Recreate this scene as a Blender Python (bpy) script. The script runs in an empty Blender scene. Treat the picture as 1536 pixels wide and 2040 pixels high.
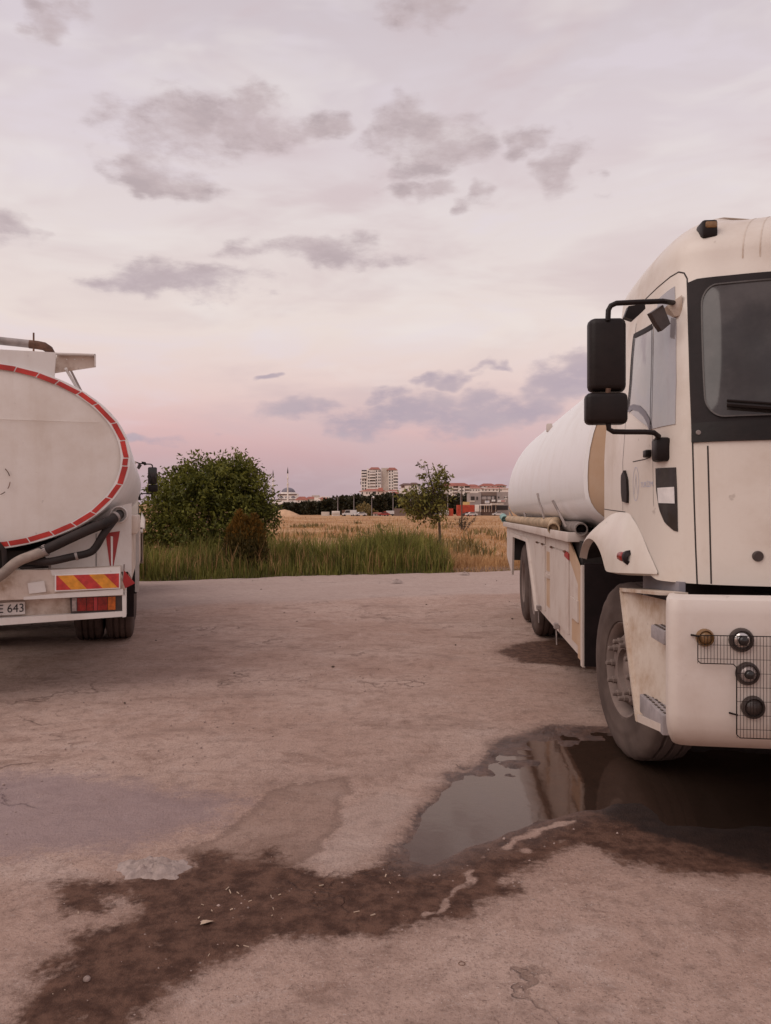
import bpy, bmesh, math, random
import numpy as np
from mathutils import Vector, Matrix, Euler
random.seed(7); rng = np.random.default_rng(7)
R = math.radians
scn = bpy.context.scene
col = scn.collection
F, CX, CY, EYE = 1560.0, 768.0, 1021.0, 1.527      # focal length in photo pixels, principal point, eye height

# ------------------------------------------------------------------ camera
cam_d = bpy.data.cameras.new('camera'); cam = bpy.data.objects.new('camera', cam_d); col.objects.link(cam)
cam.location = (0, 0, EYE); cam.rotation_euler = (R(90), 0, 0)
cam_d.sensor_fit = 'HORIZONTAL'; cam_d.sensor_width = 36; cam_d.lens = 36*F/1536
cam_d.clip_start = 0.05; cam_d.clip_end = 9000
scn.camera = cam
scn.cycles.max_bounces = 5; scn.cycles.diffuse_bounces = 3; scn.cycles.glossy_bounces = 3; scn.cycles.transparent_max_bounces = 8

# ------------------------------------------------------------------ exposure
vs = scn.view_settings
vs.view_transform = 'Standard'; vs.look = 'None'; vs.gamma = 1; vs.use_curve_mapping = False
vs.exposure = 0.0

def lin(r, g, b):
    f = lambda c: (c/255/12.92) if c/255 <= .04045 else ((c/255+.055)/1.055)**2.4
    return (f(r), f(g), f(b), 1)

# ------------------------------------------------------------------ sky
SUN_EL, SUN_AZ = 48, -118          # degrees; azimuth from +Y, negative = left
world = bpy.data.worlds.new('World'); scn.world = world; world.use_nodes = True
def build_sky():
    nt = world.node_tree; N = nt.nodes; L = nt.links; N.clear()
    out = N.new('ShaderNodeOutputWorld'); bg = N.new('ShaderNodeBackground'); L.new(bg.outputs[0], out.inputs[0])
    def m(op, a, b=None, c=None, clamp=False):
        n = N.new('ShaderNodeMath'); n.operation = op; n.use_clamp = clamp
        for i, x in enumerate((a, b, c)):
            if x is None: continue
            if isinstance(x, (int, float)): n.inputs[i].default_value = x
            else: L.new(x, n.inputs[i])
        return n.outputs[0]
    def mix(f, a, b, mode='MIX'):
        n = N.new('ShaderNodeMix'); n.data_type = 'RGBA'; n.blend_type = mode
        for i, x in ((0, f), (6, a), (7, b)):
            if isinstance(x, (int, float, tuple)): n.inputs[i].default_value = x
            else: L.new(x, n.inputs[i])
        return n.outputs[2]
    tc = N.new('ShaderNodeTexCoord'); v = tc.outputs['Generated']
    sp = N.new('ShaderNodeSeparateXYZ'); L.new(v, sp.inputs[0]); X, Y, Z = sp.outputs
    el = m('MULTIPLY', m('ARCSINE', Z), 180/math.pi)
    az = m('MULTIPLY', m('ARCTAN2', X, Y), 180/math.pi)
    sky = N.new('ShaderNodeTexSky'); sky.sky_type = 'NISHITA'; sky.sun_disc = False
    sky.sun_elevation = R(6); sky.sun_rotation = R(SUN_AZ)
    ramp = N.new('ShaderNodeValToRGB'); L.new(m('DIVIDE', el, 90), ramp.inputs[0])
    stops = [(0, (180,158,166)), (2.2, (190,165,172)), (4.2, (209,173,176)), (6, (226,188,187)), (8.5, (235,208,203)),
             (13, (239,223,217)), (19, (234,221,219)), (25, (225,212,216)), (34, (211,199,205)), (60, (204,192,199)), (90, (202,190,198))]
    cr = ramp.color_ramp
    while len(cr.elements) < len(stops): cr.elements.new(.5)
    for e, (d, c) in zip(cr.elements, stops): e.position = d/90; e.color = lin(*c)
    base = mix(.06, ramp.outputs[0], mix(1.0, sky.outputs[0], (.1,.1,.1,1), 'MULTIPLY'))
    def noise(scale, detail, stretch, rough=.55, off=0, dist=0):
        mp = N.new('ShaderNodeMapping'); L.new(v, mp.inputs[0]); mp.inputs['Scale'].default_value = stretch; mp.inputs['Location'].default_value = (off, off*.7, off*.3)
        n = N.new('ShaderNodeTexNoise'); L.new(mp.outputs[0], n.inputs[0]); n.inputs['Scale'].default_value = scale
        n.inputs['Detail'].default_value = detail; n.inputs['Roughness'].default_value = rough; n.inputs['Distortion'].default_value = dist
        return n.outputs[0]
    def sstep(x, a, b):
        n = N.new('ShaderNodeMapRange'); n.interpolation_type = 'SMOOTHSTEP'; L.new(x, n.inputs[0])
        n.inputs[1].default_value = a; n.inputs[2].default_value = b; return n.outputs[0]
    # thin high veil, everywhere
    n1 = noise(3.4, 4, (1, 1, 3.2), .6, 3.1, .5)
    n2 = noise(6.0, 3, (1, 1, 3.2), .55, 7.7, .5)
    c = mix(m('MULTIPLY', sstep(n1, .44, .70), .50), base, lin(205, 184, 187))
    c = mix(m('MULTIPLY', m('MULTIPLY', sstep(n2, .48, .74), sstep(el, 5, 13)), .34), c, lin(240, 233, 230))
    c = mix(m('MULTIPLY', sstep(n1, .47, .33), .34), c, lin(226, 216, 226))
    # scattered low cumulus, everywhere, with banks at the bearings seen in the photograph
    nz = noise(12.0, 7, (1, 1, 2.5), .66, 1.3)
    azw = m('ADD', az, m('MULTIPLY', m('SUBTRACT', noise(9, 3, (1, 1, 1.5), .6, 4.4), .5), 15)); elw = m('ADD', el, m('MULTIPLY', m('SUBTRACT', noise(11, 3, (1, 1, 1.5), .6, 17.9), .5), 4.5))
    cv = N.new('ShaderNodeCombineXYZ'); L.new(azw, cv.inputs[0]); L.new(elw, cv.inputs[1])
    banks = [(-13.2, 25.2, 5.6, 2.3), (-9.0, 26.2, 3.8, 1.7), (-15.2, 22.9, 3.2, 1.5), (2.4, 25.6, 4.8, 2.1), (-6.0, 18.3, 7.0, 1.15), (-15.6, 15.8, 7.8, 1.35),
             (0.5, 7.0, 10.0, 1.3), (9.0, 7.5, 5.0, 1.15), (14.8, 9.2, 5.0, 1.9), (-.3, 8.5, 2.0, .9), (3.7, 9.4, 2.1, .8), (-27, 18.2, 2.4, 1.4),
             (7.0, 9.7, 1.5, .5), (6.4, 22.2, 1.6, 1.2), (13.8, 23.2, 2.4, 1.8), (10.3, 25, 3.0, 1.1), (-22, 30, 2.8, 1.5), (4, 33, 4.6, 1.4), (2.0, 22.6, 2.2, .8), (-18.5, 5.0, 5.5, .5), (-9, 9.8, 1.4, .35), (-6, 26, 2.2, 1.2)]
    best = None
    for a, e, wa, we in banks:
        n = N.new('ShaderNodeVectorMath'); n.operation = 'MULTIPLY_ADD'; L.new(cv.outputs[0], n.inputs[0]); n.inputs[1].default_value = (1/wa, 1/we, 0); n.inputs[2].default_value = (-a/wa, -e/we, 0)
        q = N.new('ShaderNodeVectorMath'); q.operation = 'DOT_PRODUCT'; L.new(n.outputs[0], q.inputs[0]); L.new(n.outputs[0], q.inputs[1])
        best = q.outputs['Value'] if best is None else m('MINIMUM', best, q.outputs['Value'])
    gen = m('SUBTRACT', m('MULTIPLY', n1, 1.5), 1.12)
    best = m('MAXIMUM', gen, m('MULTIPLY_ADD', best, -.30, .40))
    dens = m('ADD', best, m('MULTIPLY', m('SUBTRACT', nz, .5), 1.10))
    d1 = sstep(dens, .02, .44)
    cloudc = mix(sstep(el, 8, 22), lin(178, 164, 176), lin(190, 173, 175))
    cloudc = mix(sstep(nz, .48, .66), cloudc, mix(sstep(el, 8, 22), lin(188, 172, 180), lin(177, 161, 164)))
    c = mix(m('MULTIPLY', d1, m('ADD', .84, m('MULTIPLY', sstep(el, 18, 6), .08))), c, cloudc)
    # below the horizon
    c = mix(sstep(el, 0, -3), c, lin(120, 100, 98))
    L.new(c, bg.inputs[0]); bg.inputs[1].default_value = 1.0
build_sky()

# ------------------------------------------------------------------ weak after-sunset key
sd = bpy.data.lights.new('sun', 'SUN'); so = bpy.data.objects.new('sun', sd); col.objects.link(so)
sd.energy = 1.3; sd.angle = R(55); sd.color = (1, .90, .82)
d = Vector((math.sin(R(SUN_AZ))*math.cos(R(SUN_EL)), math.cos(R(SUN_AZ))*math.cos(R(SUN_EL)), math.sin(R(SUN_EL))))
so.rotation_euler = d.to_track_quat('Z', 'Y').to_euler()

# ------------------------------------------------------------------ materials
MATS = {}
class NT:
    def __init__(s, name):
        s.m = bpy.data.materials.new(name); s.m.use_nodes = True; s.nt = s.m.node_tree; s.N = s.nt.nodes; s.L = s.nt.links
        s.N.clear(); s.out = s.N.new('ShaderNodeOutputMaterial'); s.p = s.N.new('ShaderNodeBsdfPrincipled'); s.L.new(s.p.outputs[0], s.out.inputs[0])
        s.tc = s.N.new('ShaderNodeTexCoord'); s.geo = s.N.new('ShaderNodeNewGeometry')
    def put(s, sock, x):
        if isinstance(x, (int, float)): sock.default_value = x
        elif isinstance(x, tuple): sock.default_value = x if len(x) == len(sock.default_value) else tuple(x)+(1,)
        else: s.L.new(x, sock)
    def math(s, op, a, b=None, clamp=False):
        n = s.N.new('ShaderNodeMath'); n.operation = op; n.use_clamp = clamp
        s.put(n.inputs[0], a)
        if b is not None: s.put(n.inputs[1], b)
        return n.outputs[0]
    def mix(s, f, a, b, mode='MIX'):
        n = s.N.new('ShaderNodeMix'); n.data_type = 'RGBA'; n.blend_type = mode
        s.put(n.inputs[0], f); s.put(n.inputs[6], a); s.put(n.inputs[7], b); return n.outputs[2]
    def noise(s, scale, detail=5, rough=.55, stretch=(1,1,1), coord='pos', dist=0, off=0):
        v = s.geo.outputs['Position'] if coord == 'pos' else s.tc.outputs['Object']
        mp = s.N.new('ShaderNodeMapping'); s.L.new(v, mp.inputs[0]); mp.inputs['Scale'].default_value = stretch; mp.inputs['Location'].default_value = (off, off, off)
        n = s.N.new('ShaderNodeTexNoise'); s.L.new(mp.outputs[0], n.inputs[0])
        n.inputs['Scale'].default_value = scale; n.inputs['Detail'].default_value = detail; n.inputs['Roughness'].default_value = rough; n.inputs['Distortion'].default_value = dist
        return n.outputs[0]
    def ss(s, x, a, b):
        n = s.N.new('ShaderNodeMapRange'); n.interpolation_type = 'SMOOTHSTEP'; s.put(n.inputs[0], x); n.inputs[1].default_value = a; n.inputs[2].default_value = b
        return n.outputs[0]
    def attr(s, name):
        n = s.N.new('ShaderNodeAttribute'); n.attribute_name = name; return n.outputs['Fac']
    def bump(s, h, strength=.3, dist=.01):
        n = s.N.new('ShaderNodeBump'); n.inputs['Strength'].default_value = strength; n.inputs['Distance'].default_value = dist
        s.L.new(h, n.inputs['Height']); s.L.new(n.outputs[0], s.p.inputs['Normal'])
    def set(s, **k):
        for a, b in k.items(): s.put(s.p.inputs[a.replace('_', ' ')], b)
    def z(s):
        n = s.N.new('ShaderNodeSeparateXYZ'); s.L.new(s.geo.outputs['Position'], n.inputs[0]); return n.outputs[2]

def paint(name, c, dust=(.42,.31,.24), amount=.5, rough=.38, low=0.0, streak=True, scale=2.0):
    t = NT(name)
    big = t.noise(scale, 6, .65); fine = t.noise(38, 4, .6); st = t.noise(6, 5, .6, (1, 1, .12))
    f = t.math('MULTIPLY', t.ss(big, .42, .75), amount)
    if streak: f = t.math('ADD', f, t.math('MULTIPLY', t.ss(st, .5, .8), amount*.5))
    if low: f = t.math('ADD', f, t.math('MULTIPLY', t.ss(t.math('ADD', t.z(), t.math('MULTIPLY', big, .6)), 1.15, .45), low))
    f = t.math('ADD', f, t.math('MULTIPLY', t.ss(fine, .5, .8), amount*.18), True)
    cc = t.mix(f, c, dust)
    cc = t.mix(t.math('MULTIPLY', t.ss(t.noise(16, 3, .5, off=4), .70, .78), .35), cc, (.20,.14,.11))
    t.set(Base_Color=cc, Roughness=t.math('ADD', rough, t.math('MULTIPLY', f, .4)), Specular_IOR_Level=.4)
    t.bump(t.noise(9, 3), .04, .02)
    MATS[name] = t.m; return t.m
def plain(name, c, rough=.5, metal=0, var=.25, scale=8, bump=.1, spec=.5):
    t = NT(name); n = t.noise(scale, 5, .6)
    t.set(Base_Color=t.mix(t.ss(n, .3, .7), tuple(x*(1-var) for x in c), tuple(min(1, x*(1+var)) for x in c)), Roughness=rough, Metallic=metal, Specular_IOR_Level=spec)
    if bump: t.bump(t.noise(scale*4, 4), bump, .01)
    MATS[name] = t.m; return t.m

paint('cab_white', (.70,.63,.56), (.46,.345,.26), .40, .30, .25)
paint('bumper_white', (.66,.585,.53), (.38,.26,.18), .34, .40, .55)
paint('panel_dirty', (.62,.53,.45), (.36,.23,.14), .9, .5, .3, scale=3.2)
paint('box_white', (.58,.50,.45), (.40,.29,.235), .6, .55, .25)
paint('tank_white', (.78,.76,.755), (.60,.52,.47), .25, .36, 0)
paint('tank_rear', (.80,.745,.69), (.56,.45,.36), .5, .36, 0, scale=1.1)
paint('truck_white', (.74,.70,.66), (.46,.33,.25), .45, .45, .2)
paint('truck_stained', (.66,.56,.48), (.34,.22,.15), .9, .55, .2, scale=5)
paint('primer_brown', (.46,.30,.19), (.55,.42,.32), .45, .6, 0, scale=3)
paint('grey_panel', (.23,.22,.25), (.34,.27,.24), .5, .6, 0)
paint('dusty_hub', (.19,.140,.122), (.27,.205,.175), .7, .85, 0, False, 6)
plain('black_plastic', (.012,.007,.006), .45, spec=.25)
plain('black_rubber', (.014,.008,.008), .6, spec=.25)
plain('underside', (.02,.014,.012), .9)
plain('seam', (.03,.02,.018), .8, bump=0)
plain('steel', (.34,.29,.27), .55, .3)
plain('rust', (.16,.085,.055), .85, .1, .45, 14)
plain('step_grey', (.30,.26,.26), .75, 0, .2)
plain('hose_yellow', (.42,.30,.19), .75, 0, .3)
plain('hose_grey', (.22,.18,.16), .8, 0, .3)
plain('hose_dark', (.022,.014,.012), .75, 0, .45, 7)
plain('hose_tan', (.30,.24,.20), .7, 0, .25)
plain('teal', (.20,.34,.31), .6)
plain('red_tape', (.52,.035,.025), .35, 0, .25, 5, 0)
plain('red_paint', (.36,.03,.03), .45, 0, .2, 6, 0)
plain('red_sign', (.50,.04,.035), .35, 0, .25, 18, .05)
plain('amber_sign', (.72,.29,.03), .35, 0, .2, 18, .05)
plain('white_tape', (.82,.79,.76), .4, 0, .05, 5, 0)
plain('plate_white', (.60,.55,.51), .5, 0, .15, 12, 0)
plain('letter_black', (.02,.015,.015), .6, 0, .1, 5, 0)
plain('letter_blue', (.50,.50,.58), .6, 0, .1, 30, 0)
plain('paper', (.72,.68,.66), .7, 0, .08, 20, 0)
plain('lens_red', (.22,.015,.01), .2, 0, .35, 30, .1)
plain('lens_amber', (.42,.10,.015), .2, 0, .3, 30, .1)
plain('lens_clear', (.36,.30,.28), .15, .3, .3, 30, .1)
plain('lens_brown', (.22,.12,.05), .3, 0, .2, 30, .1)
plain('lamp_dark', (.05,.035,.03), .35, 0, .2, 20)
plain('chrome', (.62,.58,.55), .18, .9, .1, 10, 0)
def glass(name, c, rough=.06, ior=1.5, dusty=.15):
    t = NT(name); n = t.noise(2.5, 5, .6)
    t.set(Base_Color=t.mix(t.math('MULTIPLY', t.ss(n, .4, .75), dusty), c, (.45,.40,.38)), Roughness=rough, IOR=ior, Specular_IOR_Level=.5)
    MATS[name] = t.m
glass('windscreen', (.030,.025,.023), .06, 1.5, .12)
glass('side_glass', (.30,.28,.29), .04, 2.4, .5)
glass('dark_glass', (.02,.016,.015), .1, 1.45, .1)
def tyre_mat():
    t = NT('tyre'); n = t.noise(3.5, 4, .55); f = t.noise(60, 3, .6)
    t.set(Base_Color=t.mix(t.ss(n, .25, .8), (.070,.049,.042), (.140,.102,.088)), Roughness=.95, Specular_IOR_Level=.2); t.bump(f, .15, .004); MATS['tyre'] = t.m
tyre_mat()
plain('tyre_dark', (.035,.027,.025), .9, 0, .4)

def foliage(name, dark, light, trans=.25):
    t = NT(name); rnd = t.geo.outputs['Random Per Island']; n = t.noise(1.6, 3)
    f = t.math('ADD', t.math('MULTIPLY', rnd, .65), t.math('MULTIPLY', t.ss(n, .35, .65), .4), True)
    c = t.mix(f, dark, light); t.set(Base_Color=c, Roughness=.6, Specular_IOR_Level=.25)
    tr = t.N.new('ShaderNodeBsdfTranslucent'); t.L.new(c, tr.inputs[0]); mx = t.N.new('ShaderNodeMixShader'); mx.inputs[0].default_value = trans
    t.L.new(t.p.outputs[0], mx.inputs[1]); t.L.new(tr.outputs[0], mx.inputs[2]); t.L.new(mx.outputs[0], t.out.inputs[0]); MATS[name] = t.m
foliage('leaf_green', (.042,.050,.010), (.23,.225,.042), .3)
foliage('leaf_young', (.040,.042,.011), (.30,.27,.065), .35)
foliage('leaf_ochre', (.060,.036,.008), (.25,.128,.022), .15)
foliage('leaf_dark', (.035,.032,.010), (.15,.105,.03), .12)  # darker green-brown leaves at the base of the ochre shrub
foliage('leaf_far', (.024,.022,.012), (.060,.052,.024), .1)
foliage('reed', (.05,.056,.012), (.33,.31,.075))
foliage('dry_blade', (.33,.175,.075), (.62,.37,.175), .2)
foliage('weed', (.10,.085,.03), (.30,.21,.08), .2)
plain('bark', (.10,.07,.05), .9, 0, .3, 12, .4)
plain('seed_head', (.36,.24,.15), .9)

# ------------------------------------------------------------------ mesh helpers
class MB:
    def __init__(s): s.v = []; s.f = []
    def add(s, vs, fs):
        o = len(s.v); s.v += [tuple(p) for p in vs]; s.f += [tuple(i+o for i in f) for f in fs]; return s
    def box(s, x0, x1, y0, y1, z0, z1):
        return s.add([(x,y,z) for x in (x0,x1) for y in (y0,y1) for z in (z0,z1)], [(0,1,3,2),(4,6,7,5),(0,4,5,1),(2,3,7,6),(0,2,6,4),(1,5,7,3)])
    def rbox(s, x0, x1, y0, y1, z0, z1, r=.01, seg=2):
        bm = bmesh.new(); bmesh.ops.create_cube(bm, size=1)
        bmesh.ops.scale(bm, vec=(x1-x0, y1-y0, z1-z0), verts=bm.verts); bmesh.ops.translate(bm, vec=((x0+x1)/2, (y0+y1)/2, (z0+z1)/2), verts=bm.verts)
        bmesh.ops.bevel(bm, geom=bm.edges[:], offset=min(r, abs(x1-x0)*.45, abs(y1-y0)*.45, abs(z1-z0)*.45), segments=seg, profile=.5, affect='EDGES')
        bm.verts.index_update(); s.add([v.co[:] for v in bm.verts], [[v.index for v in f.verts] for f in bm.faces]); bm.free(); return s
    def tube(s, pts, r, n=10, cap=True):
        pts = [Vector(p) for p in pts]; rs = r if isinstance(r, (list, tuple)) else [r]*len(pts)
        up = Vector((0,0,1)); rings = []; ref = None
        for i, p in enumerate(pts):
            t = (pts[min(i+1, len(pts)-1)]-pts[max(i-1, 0)]).normalized()
            if ref is None: ref = t.orthogonal().normalized()
            ref = (ref - t*ref.dot(t)).normalized(); b = t.cross(ref)
            rings.append([p + (ref*math.cos(2*math.pi*k/n)+b*math.sin(2*math.pi*k/n))*rs[i] for k in range(n)])
        vs = [p for g in rings for p in g]; fs = []
        for i in range(len(pts)-1):
            for k in range(n): fs.append((i*n+k, i*n+(k+1)%n, (i+1)*n+(k+1)%n, (i+1)*n+k))
        if cap: fs += [tuple(range(n))[::-1], tuple(range((len(pts)-1)*n, len(pts)*n))]
        return s.add(vs, fs)
    def lathe(s, prof, n=32, axis='x', c=(0,0,0), close=False):
        """prof: (radius, along) pairs"""
        vs = []
        for r, a in prof:
            for k in range(n):
                t = 2*math.pi*k/n; p = (a, r*math.cos(t), r*math.sin(t)) if axis == 'x' else ((r*math.cos(t), a, r*math.sin(t)) if axis == 'y' else (r*math.cos(t), r*math.sin(t), a))
                vs.append((p[0]+c[0], p[1]+c[1], p[2]+c[2]))
        fs = []; m = len(prof)
        for i in range(m if close else m-1):
            for k in range(n): j = (i+1) % m; fs.append((i*n+k, i*n+(k+1)%n, j*n+(k+1)%n, j*n+k))
        return s.add(vs, fs)
    def prism(s, poly, dvec):
        """extrude polygon (3-D points) by dvec"""
        n = len(poly); d = Vector(dvec); a = [Vector(p) for p in poly]; b = [p+d for p in a]
        return s.add(a+b, [tuple(range(n))[::-1], tuple(range(n, 2*n))] + [(i, (i+1)%n, n+(i+1)%n, n+i) for i in range(n)])
    def xf(s, M):
        s.v = [tuple(M @ Vector(p)) for p in s.v]; return s
    def mesh(s, name, mat, smooth=None):
        me = bpy.data.meshes.new(name); me.from_pydata(s.v, [], s.f); me.materials.append(MATS[mat])
        bm = bmesh.new(); bm.from_mesh(me); bmesh.ops.recalc_face_normals(bm, faces=bm.faces); bm.to_mesh(me); bm.free()
        if smooth is not None: me.shade_smooth(); smooth_angle(me, smooth)
        return me
    def build(s, name, mat, parent=None, smooth=None):
        o = bpy.data.objects.new(name, s.mesh(name, mat, smooth)); col.objects.link(o); o.parent = parent; return o
def smooth_angle(me, deg):
    bm = bmesh.new(); bm.from_mesh(me); a = R(deg)
    for e in bm.edges:
        if len(e.link_faces) == 2 and e.calc_face_angle(0) > a: e.smooth = False
    bm.to_mesh(me); bm.free()
def empty(name, loc, rz=0):
    o = bpy.data.objects.new(name, None); col.objects.link(o); o.location = loc; o.rotation_euler = (0, 0, rz); o.empty_display_size = .2; return o
def tag(o, label, cat=None, group=None, kind=None):
    o['label'] = label
    if cat: o['category'] = cat
    if group: o['group'] = group
    if kind: o['kind'] = kind
    return o
def copy_tree(o, parent=None):
    c = o.copy(); col.objects.link(c); c.parent = parent
    for ch in list(o.children): copy_tree(ch, c)
    return c
def np_mesh(name, V, Fc, mat, parent=None):
    me = bpy.data.meshes.new(name); V = np.asarray(V, dtype=np.float32).reshape(-1, 3); Fc = np.asarray(Fc, dtype=np.int32); k = Fc.shape[1]
    me.vertices.add(len(V)); me.vertices.foreach_set('co', V.ravel()); me.loops.add(Fc.size); me.loops.foreach_set('vertex_index', Fc.ravel())
    me.polygons.add(len(Fc)); me.polygons.foreach_set('loop_start', np.arange(0, Fc.size, k, dtype=np.int32)); me.update(calc_edges=True); me.validate()
    me.materials.append(MATS[mat]); o = bpy.data.objects.new(name, me); col.objects.link(o); o.parent = parent; return o
def text_mesh(txt, size, mat, name):
    cu = bpy.data.curves.new(name, 'FONT'); cu.body = txt; cu.size = size; cu.extrude = .0008; cu.resolution_u = 3
    o = bpy.data.objects.new('tmp_text', cu); col.objects.link(o); dg = bpy.context.evaluated_depsgraph_get()
    me = bpy.data.meshes.new_from_object(o.evaluated_get(dg)); me.name = name; me.materials.clear(); me.materials.append(MATS[mat]); bpy.data.objects.remove(o); bpy.data.curves.remove(cu); return me

def ground(px, py): dd = EYE*F/(py-CY); return ((px-CX)/F*dd, dd)
def at(px, dd): return (px-CX)/F*dd
def zat(py, dd): return EYE-(py-CY)/F*dd

# value noise on numpy arrays
_tab = rng.random((256, 256))
def vnoise(x, y):
    xi = np.floor(x).astype(int); yi = np.floor(y).astype(int); fx = x-xi; fy = y-yi; fx = fx*fx*(3-2*fx); fy = fy*fy*(3-2*fy)
    g = lambda a, b: _tab[a & 255, b & 255]
    return (g(xi,yi)*(1-fx)+g(xi+1,yi)*fx)*(1-fy)+(g(xi,yi+1)*(1-fx)+g(xi+1,yi+1)*fx)*fy
def fbm(x, y, o=4):
    s = 0; a = .5
    for i in range(o): s = s+a*(vnoise(x*2**i+17*i, y*2**i+5*i)-.5); a *= .5
    return s
def sm(x, a, b): t = np.clip((x-a)/(b-a), 0, 1); return t*t*(3-2*t)
def sdf(P, poly):
    """signed distance (negative inside) of points P (n,2) to polygon"""
    poly = np.asarray(poly); n = len(poly); dmin = np.full(len(P), 1e9); ins = np.zeros(len(P), bool)
    for i in range(n):
        a, b = poly[i], poly[(i+1) % n]; e = b-a; w = P-a
        t = np.clip((w@e)/max(e@e, 1e-12), 0, 1); q = w-t[:, None]*e; dmin = np.minimum(dmin, (q**2).sum(1))
        c = ((a[1] > P[:, 1]) != (b[1] > P[:, 1])); xx = a[0]+(P[:, 1]-a[1])/((b[1]-a[1]) or 1e-9)*e[0]; ins ^= c & (P[:, 0] < xx)
    dd = np.sqrt(dmin); return np.where(ins, -dd, dd)

# ------------------------------------------------------------------ the yard
def yedge(x): return np.clip(19.3+.343*np.asarray(x), 9, 60)
WET = [(20,2120),(37,2040),(45,1985),(110,1930),(150,1905),(165,1868),(245,1850),(275,1810),(255,1785),(215,1790),(195,1825),(130,1830),(120,1800),(100,1765),(230,1757),(300,1755),(370,1740),(390,1705),(450,1705),(470,1720),(520,1715),(545,1695),(575,1730),(650,1742),(690,1742),(750,1715),(800,1690),(812,1650),(850,1605),(880,1570),(900,1540),(975,1515),(985,1480),(1040,1462),(1110,1447),(1200,1450),(1290,1470),(1700,1480),(1700,1745),(1536,1745),(1440,1752),(1330,1740),(1240,1720),(1200,1700),(1160,1684),(1110,1694),(1060,1722),(1000,1752),(1030,1774),(980,1800),(940,1820),(880,1832),(800,1845),(750,1880),(620,1870),(500,1885),(470,1910),(400,1935),(340,1960),(310,2000),(270,2050),(200,2120)]
DAMP = [(360,1705),(480,1645),(520,1580),(570,1572),(640,1558),(700,1545),(706,1575),(680,1600),(665,1645),(635,1690),(600,1725),(560,1735),(400,1735)]
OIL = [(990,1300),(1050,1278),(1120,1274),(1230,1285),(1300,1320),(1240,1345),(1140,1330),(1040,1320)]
WATER = [(815,1708),(818,1680),(832,1648),(874,1594),(899,1560),(960,1548),(1030,1553),(1075,1548),(1105,1500),(1180,1478),(1260,1490),(1560,1500),(1560,1640),(1330,1640),(1290,1600),(1230,1598),(1170,1612),(1100,1626),(1040,1645),(960,1674),(890,1702),(840,1714)]
UNDER_SHADE = [(1230,1480),(1400,1470),(1800,1480),(1800,1730),(1536,1735),(1420,1700),(1300,1672),(1215,1640),(1190,1590)]  # outline of the shadow painted on the ground under the right-hand truck
PURPLE = [(-300,1530),(0,1535),(150,1540),(330,1570),(480,1600),(440,1640),(340,1670),(300,1690),(120,1700),(-300,1740)]
PALE = [(600,1730),(640,1690),(680,1610),(760,1580),(840,1590),(800,1640),(740,1700),(660,1735)]
CRACK = [[(790,1850),(830,1815),(880,1790),(930,1760),(960,1725),(985,1705)], [(1010,1690),(1060,1660),(1110,1645),(1150,1640)], [(1040,1700),(1080,1680),(1130,1670)]]
SHALLOW = [(890,1560),(905,1540),(980,1518),(992,1484),(1045,1466),(1110,1453),(1210,1455),(1300,1480),(1300,1520),(1120,1540),(1060,1565),(960,1560)]
def gpoly(pp): return [ground(*p) for p in pp]
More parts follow.
